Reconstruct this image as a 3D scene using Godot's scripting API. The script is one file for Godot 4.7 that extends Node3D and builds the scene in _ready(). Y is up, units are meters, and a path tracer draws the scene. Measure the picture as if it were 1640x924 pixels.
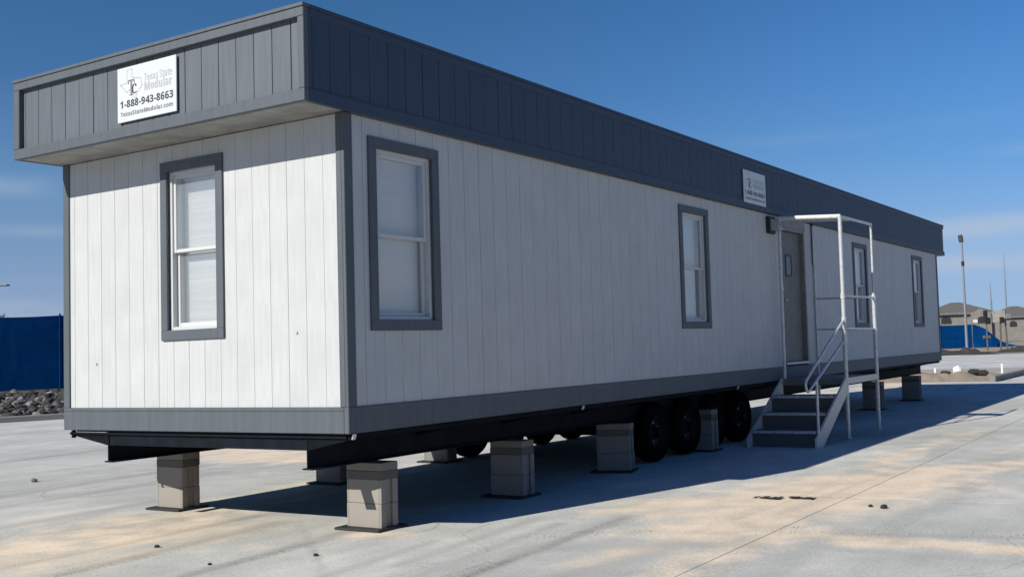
extends Node3D

# World axes: x = 0 is the long (shaded) wall of the office trailer, z = 0 its short sunlit end, the trailer runs towards -x and -z.
const LEN := 18.29
const WID := 3.66
const BAND_LOW := 0.84
const BAND_TOP := 1.042
const SOFFIT := 3.310
const FASCIA_LOW := 3.314
const FASCIA_TOP := 4.043

var M := {}
var tex := {}
var cache := {}
var rng := RandomNumberGenerator.new()

# ------------------------------------------------------------------ mesh helpers
func begin() -> SurfaceTool:
	var st := SurfaceTool.new()
	st.begin(Mesh.PRIMITIVE_TRIANGLES)
	return st

func tri(st: SurfaceTool, a: Vector3, b: Vector3, c: Vector3, n: Vector3) -> void:
	if (b - a).cross(c - a).dot(n) > 0.0:
		var t := b
		b = c
		c = t
	for p in [a, b, c]:
		st.set_normal(n)
		st.add_vertex(p)

func poly(st: SurfaceTool, pts: Array, n: Vector3) -> void:
	for i in range(1, pts.size() - 1):
		tri(st, pts[0], pts[i], pts[i + 1], n)

func cbox(st: SurfaceTool, c: Vector3, s: Vector3, ch := 0.0, bs := Basis()) -> void:
	# a box with chamfered edges
	var h := s * 0.5
	ch = minf(ch, minf(h.x, minf(h.y, h.z)) * 0.9)
	var at := func(sx: float, sy: float, sz: float, axis: int) -> Vector3:
		var v := Vector3(sx * (h.x - ch), sy * (h.y - ch), sz * (h.z - ch))
		v[axis] = [sx, sy, sz][axis] * h[axis]
		return c + bs * v
	for axis in 3:
		for s1: float in [-1.0, 1.0]:
			var q := []
			for k: Array in [[-1.0, -1.0], [1.0, -1.0], [1.0, 1.0], [-1.0, 1.0]]:
				var sg := Vector3.ZERO
				sg[axis] = s1
				sg[(axis + 1) % 3] = k[0]
				sg[(axis + 2) % 3] = k[1]
				q.append(at.call(sg.x, sg.y, sg.z, axis))
			var n := Vector3.ZERO
			n[axis] = s1
			poly(st, q, bs * n)
	if ch <= 0.0:
		return
	for axis in 3:
		var b := (axis + 1) % 3
		var d := (axis + 2) % 3
		for s1: float in [-1.0, 1.0]:
			for s2: float in [-1.0, 1.0]:
				var lo := Vector3.ZERO
				lo[axis] = -1.0
				lo[b] = s1
				lo[d] = s2
				var hi := lo
				hi[axis] = 1.0
				var n := Vector3.ZERO
				n[b] = s1
				n[d] = s2
				poly(st, [at.call(lo.x, lo.y, lo.z, b), at.call(hi.x, hi.y, hi.z, b), at.call(hi.x, hi.y, hi.z, d), at.call(lo.x, lo.y, lo.z, d)], bs * n.normalized())
	for sx: float in [-1.0, 1.0]:
		for sy: float in [-1.0, 1.0]:
			for sz: float in [-1.0, 1.0]:
				tri(st, at.call(sx, sy, sz, 0), at.call(sx, sy, sz, 1), at.call(sx, sy, sz, 2), bs * Vector3(sx, sy, sz).normalized())

func span(st: SurfaceTool, a: Vector3, b: Vector3, ch := 0.0) -> void:
	cbox(st, (a + b) * 0.5, (b - a).abs(), ch)

func tube(st: SurfaceTool, a: Vector3, b: Vector3, r0: float, r1 := -1.0, n := 10, caps := true) -> void:
	if r1 < 0.0:
		r1 = r0
	var d := (b - a).normalized()
	var u := d.cross(Vector3.UP if absf(d.y) < 0.9 else Vector3.RIGHT).normalized()
	var v := d.cross(u)
	for i in n:
		var t0 := TAU * i / n
		var t1 := TAU * (i + 1) / n
		var n0 := u * cos(t0) + v * sin(t0)
		var n1 := u * cos(t1) + v * sin(t1)
		var p := [a + n0 * r0, a + n1 * r0, b + n1 * r1, b + n0 * r1]
		var nn := [n0, n1, n1, n0]
		var idx := [0, 1, 2, 0, 2, 3]
		var q01: Vector3 = p[1] - p[0]
		var q02: Vector3 = p[2] - p[0]
		if q01.cross(q02).dot(n0 + n1) > 0.0:
			idx = [0, 2, 1, 0, 3, 2]
		for k: int in idx:
			st.set_normal(nn[k])
			st.add_vertex(p[k])
		if caps:
			tri(st, a, p[0], p[1], -d)
			tri(st, b, p[3], p[2], d)

func path_tube(st: SurfaceTool, pts: Array, r: float, n := 10) -> void:
	for i in pts.size() - 1:
		var d: Vector3 = (pts[i + 1] - pts[i]).normalized() * r * 0.35
		tube(st, pts[i] - d, pts[i + 1] + d, r, r, n)

func prism(st: SurfaceTool, pts: Array, off: Vector3) -> void:
	# a flat convex outline pushed along off
	var n := off.normalized()
	var far := []
	var mid := Vector3.ZERO
	for p: Vector3 in pts:
		far.append(p + off)
		mid += p / pts.size()
	poly(st, pts, -n)
	poly(st, far, n)
	for i in pts.size():
		var j := (i + 1) % pts.size()
		var e: Vector3 = pts[j] - pts[i]
		var side := e.cross(n).normalized()
		if side.dot((pts[i] + pts[j]) * 0.5 - mid) < 0.0:
			side = -side
		poly(st, [pts[i], pts[j], far[j], far[i]], side)

func lathe(st: SurfaceTool, prof: Array, n := 28) -> void:
	# profile points (along x, radius), turned about the x axis
	for i in prof.size() - 1:
		var a: Vector2 = prof[i]
		var b: Vector2 = prof[i + 1]
		var e := (b - a).normalized()
		var nr := Vector2(-e.y, e.x)
		for k in n:
			var t0 := TAU * k / n
			var t1 := TAU * (k + 1) / n
			var d0 := Vector3(0, cos(t0), sin(t0))
			var d1 := Vector3(0, cos(t1), sin(t1))
			var q := [Vector3(a.x, 0, 0) + d0 * a.y, Vector3(a.x, 0, 0) + d1 * a.y, Vector3(b.x, 0, 0) + d1 * b.y, Vector3(b.x, 0, 0) + d0 * b.y]
			var nn := [Vector3(nr.x, 0, 0) + d0 * nr.y, Vector3(nr.x, 0, 0) + d1 * nr.y, Vector3(nr.x, 0, 0) + d1 * nr.y, Vector3(nr.x, 0, 0) + d0 * nr.y]
			var idx := [0, 1, 2, 0, 2, 3]
			var q01: Vector3 = q[2] - q[0]
			var q02: Vector3 = q[3] - q[0]
			if q01.cross(q02).dot(nn[0] + nn[2]) > 0.0:
				idx = [0, 2, 1, 0, 3, 2]
			for m: int in idx:
				st.set_normal(nn[m].normalized())
				st.add_vertex(q[m])

func rock(st: SurfaceTool, c: Vector3, s: Vector3, seed_value: int, rings := 6, segs := 9, rough := 0.28) -> void:
	var nz := FastNoiseLite.new()
	nz.seed = seed_value
	nz.frequency = 0.9
	var pt := func(i: int, j: int) -> Vector3:
		var th := PI * i / rings
		var ph := TAU * (j % segs) / segs
		var d := Vector3(sin(th) * cos(ph), cos(th), sin(th) * sin(ph))
		return c + d * s * (1.0 + rough * nz.get_noise_3d(d.x * 1.7, d.y * 1.7, d.z * 1.7) * 2.0)
	for i in rings:
		for j in segs:
			var q := [pt.call(i, j), pt.call(i, j + 1), pt.call(i + 1, j + 1), pt.call(i + 1, j)]
			var n: Vector3 = (q[2] - q[0]).cross(q[3] - q[1])
			if n.length() < 1e-9:
				continue
			n = n.normalized()
			if n.dot((q[0] + q[2]) * 0.5 - c) < 0.0:
				n = -n
			poly(st, q, n)

# ------------------------------------------------------------------ scene helpers
func part(called: String, st: SurfaceTool, m: Material, parent: Node, at := Vector3.ZERO) -> MeshInstance3D:
	var o := MeshInstance3D.new()
	o.name = called
	o.mesh = st.commit()
	o.material_override = m
	o.position = at
	parent.add_child(o, true)
	return o

func part_mesh(called: String, me: Mesh, m: Material, parent: Node, at := Vector3.ZERO) -> MeshInstance3D:
	var o := MeshInstance3D.new()
	o.name = called
	o.mesh = me
	o.material_override = m
	o.position = at
	parent.add_child(o, true)
	return o

func thing(called: String, label: String, category: String, at := Vector3.ZERO, turn := 0.0, group := "") -> Node3D:
	var o := Node3D.new()
	o.name = called
	o.position = at
	o.rotation.y = turn
	add_child(o, true)
	tag(o, label, category, group)
	return o

func tag(o: Node, label: String, category: String, group := "") -> void:
	o.set_meta("label", label)
	o.set_meta("category", category)
	if group != "":
		o.set_meta("group", group)

func setting(o: Node, kind := "structure") -> void:
	o.set_meta("kind", kind)

func box_mesh(s: Vector3, ch: float) -> Mesh:
	var key := "%.4f %.4f %.4f %.4f" % [s.x, s.y, s.z, ch]
	if not cache.has(key):
		var st := begin()
		cbox(st, Vector3.ZERO, s, ch)
		cache[key] = st.commit()
	return cache[key]

# ------------------------------------------------------------------ materials
func noise_image(sd: int, freq: float, lo: float, hi: float, w := 512, h := 512, rw := 0, rh := 0, kind := FastNoiseLite.TYPE_SIMPLEX_SMOOTH, oct := 4) -> Image:
	var nz := FastNoiseLite.new()
	nz.seed = sd
	nz.frequency = freq
	nz.noise_type = kind
	nz.fractal_octaves = oct
	var im := nz.get_seamless_image(w, h)
	im.convert(Image.FORMAT_L8)
	var d := im.get_data()
	for i in d.size():
		d[i] = int(255.0 * (lo + (hi - lo) * d[i] / 255.0))
	im = Image.create_from_data(w, h, false, Image.FORMAT_L8, d)
	if rw > 0:
		# stretched with a copy on every side, so that the result still tiles
		var big := Image.create_empty(w * 3, h * 3, false, Image.FORMAT_L8)
		for a in 3:
			for b in 3:
				big.blit_rect(im, Rect2i(0, 0, w, h), Vector2i(a * w, b * h))
		var pad := big.get_region(Rect2i(w - w / 8, h - h / 8, w + w / 4, h + h / 4))
		pad.resize(rw + rw / 4, rh + rh / 4, Image.INTERPOLATE_CUBIC)
		im = pad.get_region(Rect2i(rw / 8, rh / 8, rw, rh))
	return im

func noise_tex(key: String, sd: int, freq: float, lo: float, hi: float, w := 512, h := 512, rw := 0, rh := 0) -> ImageTexture:
	var im := noise_image(sd, freq, lo, hi, w, h, rw, rh)
	tex[key] = ImageTexture.create_from_image(im)
	im = im.duplicate()
	im.convert(Image.FORMAT_RGBA8)
	im.bump_map_to_normal_map(6.0)
	tex[key + "_n"] = ImageTexture.create_from_image(im)
	return tex[key]

func mat(key: String, c: Color, rough := 0.6, t := "", scale := 1.0, bump := 0.0, metal := 0.0) -> StandardMaterial3D:
	# c holds linear base colours
	var m := StandardMaterial3D.new()
	m.albedo_color = c.linear_to_srgb()
	m.roughness = rough
	m.metallic = metal
	if t != "":
		m.albedo_texture = tex[t]
		m.uv1_triplanar = true
		m.uv1_world_triplanar = true
		m.uv1_scale = Vector3.ONE * scale
		if bump > 0.0:
			m.normal_enabled = true
			m.normal_texture = tex[t + "_n"]
			m.normal_scale = bump
	M[key] = m
	return m

func make_materials() -> void:
	noise_tex("streak", 3, 0.035, 0.955, 1.0, 512, 32, 512, 512)
	noise_tex("streak_grey", 4, 0.035, 0.9, 1.0, 512, 32, 512, 512)
	noise_tex("grime", 15, 0.02, 0.955, 1.0)
	noise_tex("blotch", 5, 0.012, 0.80, 1.0)
	noise_tex("grain", 7, 0.09, 0.72, 1.0)
	noise_tex("grit", 9, 0.22, 0.5, 1.0)
	for i in 4:
		var k: float = [1.0, 0.99, 0.985, 1.008][i]
		mat("siding%d" % i, Color(0.488, 0.502, 0.502) * k, 0.62, "streak", 1.3, 0.10)
		M["siding%d" % i].detail_enabled = true
		M["siding%d" % i].detail_blend_mode = BaseMaterial3D.BLEND_MODE_MUL
		M["siding%d" % i].detail_albedo = tex["grime"]
		M["siding%d" % i].detail_uv_layer = BaseMaterial3D.DETAIL_UV_2
		M["siding%d" % i].uv2_triplanar = true
		M["siding%d" % i].uv2_world_triplanar = true
		M["siding%d" % i].uv2_scale = Vector3.ONE * 0.21
		mat("shaded_grey%d" % i, Color(0.030, 0.052, 0.092) * (k * k), 0.62, "streak_grey", 1.3, 0.10)  # grey fascia paint with the long side's shade put in as darker blue
		mat("grey%d" % i, Color(0.100, 0.118, 0.136) * (k * k), 0.58, "streak_grey", 1.3, 0.10)
	mat("trim", Color(0.080, 0.095, 0.110), 0.6, "streak_grey", 0.9, 0.1)
	mat("backing", Color(0.46, 0.47, 0.47), 0.8)
	mat("backing_dark", Color(0.06, 0.072, 0.085), 0.8)
	mat("backing_shaded", Color(0.028, 0.042, 0.066), 0.8)  # long fascia backing, shade mixed into the colour
	mat("trim_shaded", Color(0.031, 0.052, 0.088), 0.58, "streak_grey", 0.9, 0.1)  # grey trim darkened and blued to stand for shade on the long fascia
	mat("soffit", Color(0.33, 0.325, 0.31), 0.7, "blotch", 0.5)
	mat("vinyl", Color(0.50, 0.51, 0.51), 0.4)
	mat("blind", Color(0.72, 0.73, 0.73), 0.5)
	mat("black_steel", Color(0.008, 0.011, 0.015), 0.6, "blotch", 0.8)
	mat("beam_steel", Color(0.011, 0.015, 0.021), 0.6, "blotch", 0.8, 0.1)
	M.beam_steel.metallic_specular = 0.15
	M.black_steel.metallic_specular = 0.15
	mat("underbelly", Color(0.01, 0.011, 0.013), 0.8)
	mat("roof", Color(0.5, 0.5, 0.48), 0.6, "blotch", 0.2)
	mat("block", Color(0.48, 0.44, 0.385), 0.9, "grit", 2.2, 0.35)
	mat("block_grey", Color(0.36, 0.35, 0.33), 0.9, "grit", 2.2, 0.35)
	mat("timber", Color(0.25, 0.235, 0.20), 0.8, "grain", 2.0, 0.2)
	mat("timber_dark", Color(0.13, 0.125, 0.11), 0.8, "grain", 2.0, 0.2)
	mat("pad", Color(0.02, 0.021, 0.022), 0.7, "grain", 2.0)
	mat("rubber", Color(0.006, 0.0065, 0.0075), 0.95, "grain", 4.0)
	M.rubber.metallic_specular = 0.1
	mat("rim", Color(0.009, 0.010, 0.012), 0.7, "blotch", 3.0, 0.0, 0.3)
	mat("galv", Color(0.66, 0.67, 0.68), 0.42, "blotch", 2.0, 0.0, 0.3)
	mat("white_steel", Color(0.70, 0.71, 0.70), 0.4, "blotch", 2.0)
	mat("riser", Color(0.12, 0.12, 0.118), 0.6, "grain", 3.0, 0.2)
	mat("deck", Color(0.19, 0.185, 0.175), 0.6, "grain", 3.0, 0.2)
	mat("stringer", Color(0.78, 0.74, 0.66), 0.6, "grain", 2.0, 0.15)
	mat("door", Color(0.15, 0.142, 0.13), 0.5, "blotch", 1.0)
	mat("door_frame", Color(0.24, 0.225, 0.205), 0.5, "blotch", 1.0)
	mat("dark_gap", Color(0.02, 0.02, 0.02), 0.8)
	mat("metal", Color(0.5, 0.5, 0.48), 0.35, "", 1.0, 0.0, 0.8)
	mat("sign_white", Color(0.53, 0.555, 0.56), 0.4)
	mat("ink", Color(0.03, 0.032, 0.035), 0.6)
	mat("ink_mid", Color(0.15, 0.15, 0.15), 0.6)
	mat("ink_pale", Color(0.36, 0.37, 0.37), 0.6)
	mat("lamp_black", Color(0.012, 0.012, 0.013), 0.5)
	mat("lamp_lens", Color(0.30, 0.31, 0.32), 0.3)
	mat("crumb", Color(0.30, 0.265, 0.215), 0.95)
	mat("stone", Color(0.22, 0.215, 0.20), 0.9, "grit", 1.5, 0.4)
	mat("stone_dark", Color(0.035, 0.034, 0.032), 0.9, "grit", 1.5, 0.3)
	mat("tarp", Color(0.0008, 0.042, 0.158), 0.95, "blotch", 0.25, 0.05).metallic_specular = 0.12
	mat("tarp_light", Color(0.010, 0.05, 0.15), 0.55)
	mat("kerb", Color(0.34, 0.335, 0.32), 0.85, "grit", 0.7, 0.2)
	mat("soil", Color(0.50, 0.40, 0.28), 0.95, "grit", 0.6, 0.3)
	mat("soil_dark", Color(0.06, 0.055, 0.05), 0.95, "grit", 0.8, 0.3)
	mat("bank", Color(0.11, 0.105, 0.095), 0.95, "grit", 0.6, 0.3)
	mat("asphalt", Color(0.17, 0.165, 0.155), 0.9, "blotch", 0.05)
	mat("lot", Color(0.53, 0.53, 0.51), 0.85, "blotch", 0.07)
	mat("field", Color(0.30, 0.275, 0.23), 0.95, "blotch", 0.02)
	mat("joint", Color(0.24, 0.22, 0.18), 0.95)
	mat("shingle", Color(0.19, 0.18, 0.16), 0.9, "grit", 0.6)
	mat("house_wall", Color(0.26, 0.245, 0.22), 0.85, "blotch", 0.3)
	mat("house_pale", Color(0.38, 0.36, 0.32), 0.8, "blotch", 0.3)
	mat("house_dark", Color(0.03, 0.03, 0.032), 0.4)
	mat("bark", Color(0.11, 0.09, 0.07), 0.9)
	mat("foliage", Color(0.028, 0.036, 0.026), 0.9)
	mat("pole", Color(0.22, 0.23, 0.25), 0.5, "", 1.0, 0.0, 0.3)
	mat("plastic_white", Color(0.6, 0.6, 0.58), 0.6)
	var g := mat("glass", Color(0.55, 0.6, 0.62), 0.02)
	g.albedo_color.a = 0.12
	g.transparency = BaseMaterial3D.TRANSPARENCY_ALPHA
	g.metallic_specular = 0.5
	mat("dark_glass", Color(0.02, 0.022, 0.026), 0.05)

# ------------------------------------------------------------------ sky
func sky_image() -> Image:
	var right := [[0, 160, 188, 216], [3, 152, 184, 221], [5, 150, 184, 224], [7.5, 124, 172, 225], [10, 102, 160, 220], [14, 85, 144, 210], [18, 71, 128, 195], [30, 45, 93, 166], [60, 32, 72, 140], [90, 28, 64, 128]]
	var left := [[0, 146, 170, 200], [3, 140, 165, 197], [6, 120, 152, 191], [8.5, 106, 146, 188], [11, 88, 130, 178], [14, 70, 115, 167], [19, 57, 103, 153], [30, 40, 82, 138], [60, 30, 67, 128], [90, 28, 64, 128]]
	var w := 1024
	var h := 512
	var look := func(t: Array, e: float) -> Color:
		for i in t.size() - 1:
			if e <= t[i + 1][0]:
				var f: float = clampf((e - t[i][0]) / (t[i + 1][0] - t[i][0]), 0, 1)
				var a := Color(t[i][1] / 255.0, t[i][2] / 255.0, t[i][3] / 255.0)
				return a.lerp(Color(t[i + 1][1] / 255.0, t[i + 1][2] / 255.0, t[i + 1][3] / 255.0), f).srgb_to_linear()
		return Color.BLACK
	var nz := FastNoiseLite.new()
	nz.seed = 21
	nz.frequency = 1.0
	nz.fractal_octaves = 5
	var d := PackedFloat32Array()
	d.resize(w * h * 3)
	var anti := Vector2(0.4, -1.357).normalized()
	var i := 0
	for y in h:
		var e := 90.0 - (y + 0.5) * 180.0 / h
		var cr: Color = look.call(right, maxf(e, 0.0))
		var cl: Color = look.call(left, maxf(e, 0.0))
		var band := clampf(e / 1.5, 0, 1) * clampf((12.0 - e) / 5.0, 0, 1)
		for x in w:
			var a := (x + 0.5) / w * TAU - PI
			var dir := Vector2(sin(a), -cos(a))
			var s := sqrt(1.0 - pow(dir.dot(anti), 2.0))
			var k := smoothstep(0.38, 0.97, s)
			var c := cr.lerp(cl, k)
			if band > 0.0:
				# thin streaks of high cloud above the horizon
				var n := nz.get_noise_3d(dir.x * 2.2, e * 0.55, dir.y * 2.2)
				var q := smoothstep(-0.05, 0.4, n) * band * 0.6
				c = c.lerp(Color(0.46, 0.54, 0.66), q)
			d[i] = c.r
			d[i + 1] = c.g
			d[i + 2] = c.b
			i += 3
	return Image.create_from_data(w, h, false, Image.FORMAT_RGBF, d.to_byte_array())

# ------------------------------------------------------------------ ground texture (22.4 m a side, four slabs by four)
const G0 := Vector2(-14.0, -14.5)
const GS := 22.4

func ground_mask(strokes: Array, n: int) -> PackedFloat32Array:
	var out := PackedFloat32Array()
	out.resize(n * n)
	for s: Array in strokes:
		var a := Vector2(s[0], s[1])
		var b := Vector2(s[2], s[3])
		var r: float = maxf(s[4], s[5])
		var lo := ((a.min(b) - Vector2.ONE * r * 2.0 - G0) / GS * n).clamp(Vector2.ZERO, Vector2(n - 1, n - 1))
		var hi := ((a.max(b) + Vector2.ONE * r * 2.0 - G0) / GS * n).clamp(Vector2.ZERO, Vector2(n - 1, n - 1))
		var ab := b - a
		var l2 := ab.length_squared()
		for j in range(int(lo.y), int(hi.y) + 1):
			for i in range(int(lo.x), int(hi.x) + 1):
				var p := G0 + Vector2(i + 0.5, j + 0.5) * GS / n
				var t := clampf((p - a).dot(ab) / l2, 0, 1)
				var rr: float = lerpf(s[4], s[5], t)
				var v: float = s[6] * exp(-0.7 * (p - a - ab * t).length_squared() / (rr * rr))
				var k := j * n + i
				if v > out[k]:
					out[k] = v + (1.0 - v) * out[k] * 0.3
				else:
					out[k] = out[k] + (1.0 - out[k]) * v * 0.3
	return out

func ground_texture() -> ImageTexture:
	var tan := [
		[-2.46, 1.2, -2.4, -0.06, 0.86, 0.97, 0.8], [-2.4, -0.06, -2.89, -2.23, 0.41, 0.51, 0.75], [-1.54, 1.43, -1.52, 0.1, 0.32, 0.37, 0.5],
		[-8.56, -5.18, -5.77, -4.6, 0.64, 0.57, 0.9], [-3.04, -1.51, -3.39, -2.86, 0.24, 0.27, 0.5], [1.4, -2.3, 2.19, -2.97, 0.5, 0.5, 0.8],
		[2.33, -2.64, 2.86, -4.4, 0.75, 0.8, 1.0], [2.28, -1.4, 2.67, -3.1, 0.5, 0.59, 0.9], [2.69, 0.09, 2.84, -1.32, 0.24, 0.28, 0.75],
		[2.73, -4.85, 3.83, -6.06, 0.5, 0.5, 0.85], [2.3, -5.57, 2.49, -9.82, 0.2, 0.26, 0.7], [3.36, -1.44, 4.62, -1.4, 0.17, 0.16, 1.0],
		[2.74, -1.54, 3.59, -1.44, 0.28, 0.26, 0.8], [0.99, -1.91, 1.29, -2.49, 0.2, 0.22, 0.6], [1.99, -0.12, 2.2, -0.86, 0.18, 0.2, 0.5],
		[3.38, -7.04, 3.54, -7.78, 0.13, 0.14, 0.5], [-0.36, -0.33, 0.01, -0.5, 0.12, 0.12, 0.8], [-11.0, -9.0, -8.0, -7.0, 0.5, 0.4, 0.5]]
	var grey := [
		[1.57, 0.8, 1.34, -1.75, 0.05, 0.06, 0.55], [1.2, 0.6, 1.0, -1.3, 0.05, 0.06, 0.3], [0.85, 0.38, 0.64, -1.48, 0.06, 0.08, 0.35], [-3.88, 0.9, -3.96, -1.4, 0.11, 0.13, 0.4],
		[-1.25, 1.42, -1.5, -0.56, 0.08, 0.09, 0.5], [-0.29, 1.37, -0.53, -0.5, 0.06, 0.08, 0.5], [-1.21, -0.59, 0.63, 0.83, 0.015, 0.015, 0.4], [-1.9, 1.6, -2.0, -0.8, 0.06, 0.06, 0.4],
		[0.63, 0.93, 0.48, -0.34, 0.05, 0.06, 0.35], [3.03, -1.56, 4.54, -1.83, 0.05, 0.05, 0.25], [1.4, -0.36, 2.8, -1.06, 0.11, 0.12, 0.28],
		[2.02, -8.8, 3.18, -9.89, 0.24, 0.25, 0.3], [-6.2, -0.5, -6.6, -3.6, 0.1, 0.12, 0.35], [-5.2, 0.5, -5.6, -3.0, 0.15, 0.15, 0.25], [3.1, -1.1, 4.7, -1.0, 0.06, 0.06, 0.15], [2.55, -2.2, 2.62, -4.4, 0.03, 0.03, 0.3], [2.3, -1.9, 2.4, -3.9, 0.03, 0.03, 0.25],
		[2.1, 0.5, 2.3, -0.9, 0.14, 0.14, 0.3], [-10.5, -2.0, -11.2, -7.0, 0.15, 0.15, 0.3]]
	var n := 384
	var mt := ground_mask(tan, n)
	var mg := ground_mask(grey, n)
	var to_img := func(a: PackedFloat32Array) -> PackedByteArray:
		var im := Image.create_from_data(n, n, false, Image.FORMAT_RF, a.to_byte_array())
		im.resize(2048, 2048, Image.INTERPOLATE_CUBIC)
		im.convert(Image.FORMAT_L8)
		return im.get_data()
	var bt: PackedByteArray = to_img.call(mt)
	var bg: PackedByteArray = to_img.call(mg)
	var n1 := noise_image(31, 0.006, 0.0, 1.0, 1024, 1024, 2048, 2048, FastNoiseLite.TYPE_SIMPLEX_SMOOTH, 6).get_data()
	var n2 := noise_image(33, 0.04, 0.0, 1.0, 1024, 1024, 2048, 2048, FastNoiseLite.TYPE_SIMPLEX_SMOOTH, 5).get_data()
	# swept streaks along z: fine across x, long along z
	var n3 := noise_image(35, 0.05, 0.0, 1.0, 1024, 128, 2048, 2048, FastNoiseLite.TYPE_SIMPLEX_SMOOTH, 5).get_data()
	# grit at the size of a thumbnail, and wandering hairline cracks
	var n4 := noise_image(37, 0.31, 0.0, 1.0, 2048, 2048, 0, 0, FastNoiseLite.TYPE_SIMPLEX_SMOOTH, 3).get_data()
	var marks := PackedByteArray()
	marks.resize(2048 * 2048)
	var r := RandomNumberGenerator.new()
	r.seed = 5
	var px := 2048.0 / GS
	for c in 46:
		var p := Vector2(r.randf() * 2048.0, r.randf() * 2048.0)
		var dir := r.randf() * TAU
		var ln := r.randi_range(50, 420)
		var dark := r.randi_range(14, 52)
		for q in ln:
			dir += r.randf_range(-0.22, 0.22)
			p += Vector2(cos(dir), sin(dir))
			marks[(int(p.y) & 2047) * 2048 + (int(p.x) & 2047)] = dark
	# tyre prints: rows of short cross bars along z, and scuffs
	for tr: Array in [[2.60, -1.6, -7.5, 0.10, 26], [2.28, -1.2, -6.5, 0.07, 22], [1.42, 1.2, -1.9, 0.09, 30], [0.98, 1.2, -1.6, 0.08, 22], [-1.35, 1.6, -0.7, 0.10, 34], [-2.05, 1.6, -1.2, 0.08, 26], [-0.42, 1.6, -0.6, 0.07, 30], [3.6, -1.0, -9.0, 0.1, 20], [-5.4, 1.0, -5.0, 0.12, 24], [-6.6, 0.5, -6.0, 0.12, 24]]:
		var z: float = tr[1]
		while z > tr[2]:
			var cx: float = tr[0] + 0.05 * sin(z * 0.9) + (tr[1] - z) * 0.02
			var strong := int(1.6 * tr[4] * (0.35 + 0.65 * absf(sin(z * 1.7 + tr[0] * 5.0))) * r.randf_range(0.4, 1.0))
			for a in range(int(-tr[3] * px), int(tr[3] * px) + 1):
				if r.randf() < 0.28:
					continue
				var ix := int((cx + a / px - G0.x) * px) & 2047
				var iz := int((z - G0.y) * px + absf(a) * 0.4) & 2047
				marks[iz * 2048 + ix] = maxi(marks[iz * 2048 + ix], strong)
			z -= 0.021 if r.randf() < 0.7 else 0.033
	for c in 2600:
		var ix := r.randi() & 2047
		var iz := r.randi() & 2047
		for a in r.randi_range(1, 3):
			marks[iz * 2048 + ((ix + a) & 2047)] = r.randi_range(15, 70)
	var out := PackedByteArray()
	out.resize(2048 * 2048 * 3)
	var k := 0
	for i in 2048 * 2048:
		var a := n1[i] - 128
		var b := n2[i] - 128
		var c := n3[i] - 128
		var e := n4[i] - 128
		# dirt where stroke and noise agree
		var t := (bt[i] - 46 + (a >> 1) + (b * 3 >> 2) + (c >> 3) + (e >> 2)) * 3 >> 1
		t = clampi(t, 0, 250)
		var g := clampi((bg[i] * (140 + b + (c >> 1) + e) >> 8), 0, 200)
		var v := 195 + (a * 9 >> 6) + (b * 5 >> 6) + (c * 3 >> 6) + (e * 8 >> 6) - (g * 3 >> 3) - marks[i]
		var q := (b * 6 >> 6) + (c * 3 >> 6) + (e * 7 >> 6) - (g >> 2) - (marks[i] >> 1)
		var r0 := v
		var b0 := v - 8
		out[k] = clampi(r0 + ((230 + q - r0) * t >> 8), 0, 255)
		out[k + 1] = clampi(v + ((212 + q - v) * t >> 8), 0, 255)
		out[k + 2] = clampi(b0 + ((186 + q - b0) * t >> 8), 0, 255)
		k += 3
	return ImageTexture.create_from_image(Image.create_from_data(2048, 2048, false, Image.FORMAT_RGB8, out))

func slab_mesh(x0: float, x1: float, z0: float, z1: float, y: float) -> Mesh:
	var st := begin()
	var c := 0.001
	var put := func(a: Vector3, b: Vector3, d: Vector3, e: Vector3, nn: Vector3) -> void:
		for p: Vector3 in ([a, b, d, a, d, e] if (b - a).cross(d - a).dot(nn) <= 0.0 else [a, d, b, a, e, d]):
			st.set_normal(nn)
			st.set_uv(Vector2((p.x - G0.x) / GS, (p.z - G0.y) / GS))
			st.set_uv2(Vector2(p.x, p.z) * 0.83)
			st.add_vertex(p)
	var t := [Vector3(x0 + c, y, z0 + c), Vector3(x1 - c, y, z0 + c), Vector3(x1 - c, y, z1 - c), Vector3(x0 + c, y, z1 - c)]
	var s := [Vector3(x0, y - c, z0), Vector3(x1, y - c, z0), Vector3(x1, y - c, z1), Vector3(x0, y - c, z1)]
	put.call(t[0], t[1], t[2], t[3], Vector3.UP)
	for i in 4:
		var j := (i + 1) % 4
		var o: Vector3 = [Vector3(0, 0, -1), Vector3(1, 0, 0), Vector3(0, 0, 1), Vector3(-1, 0, 0)][i]
		put.call(t[i], t[j], s[j], s[i], (o + Vector3.UP).normalized())
		put.call(s[i], s[j], s[j] + Vector3.DOWN * 0.09, s[i] + Vector3.DOWN * 0.09, o)
	return st.commit()

func sheet(called: String, x0: float, x1: float, z0: float, z1: float, y: float, m: Material, parent: Node = self) -> MeshInstance3D:
	var st := begin()
	poly(st, [Vector3(x0, y, z0), Vector3(x1, y, z0), Vector3(x1, y, z1), Vector3(x0, y, z1)], Vector3.UP)
	var o := part(called, st, m, parent)
	if parent == self:
		setting(o)
	return o

func strip(called: String, pts: Array, y: float, m: Material) -> MeshInstance3D:
	var st := begin()
	var q := []
	for p: Vector2 in pts:
		q.append(Vector3(p.x, y, p.y))
	poly(st, q, Vector3.UP)
	var o := part(called, st, m, self)
	setting(o)
	return o

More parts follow.
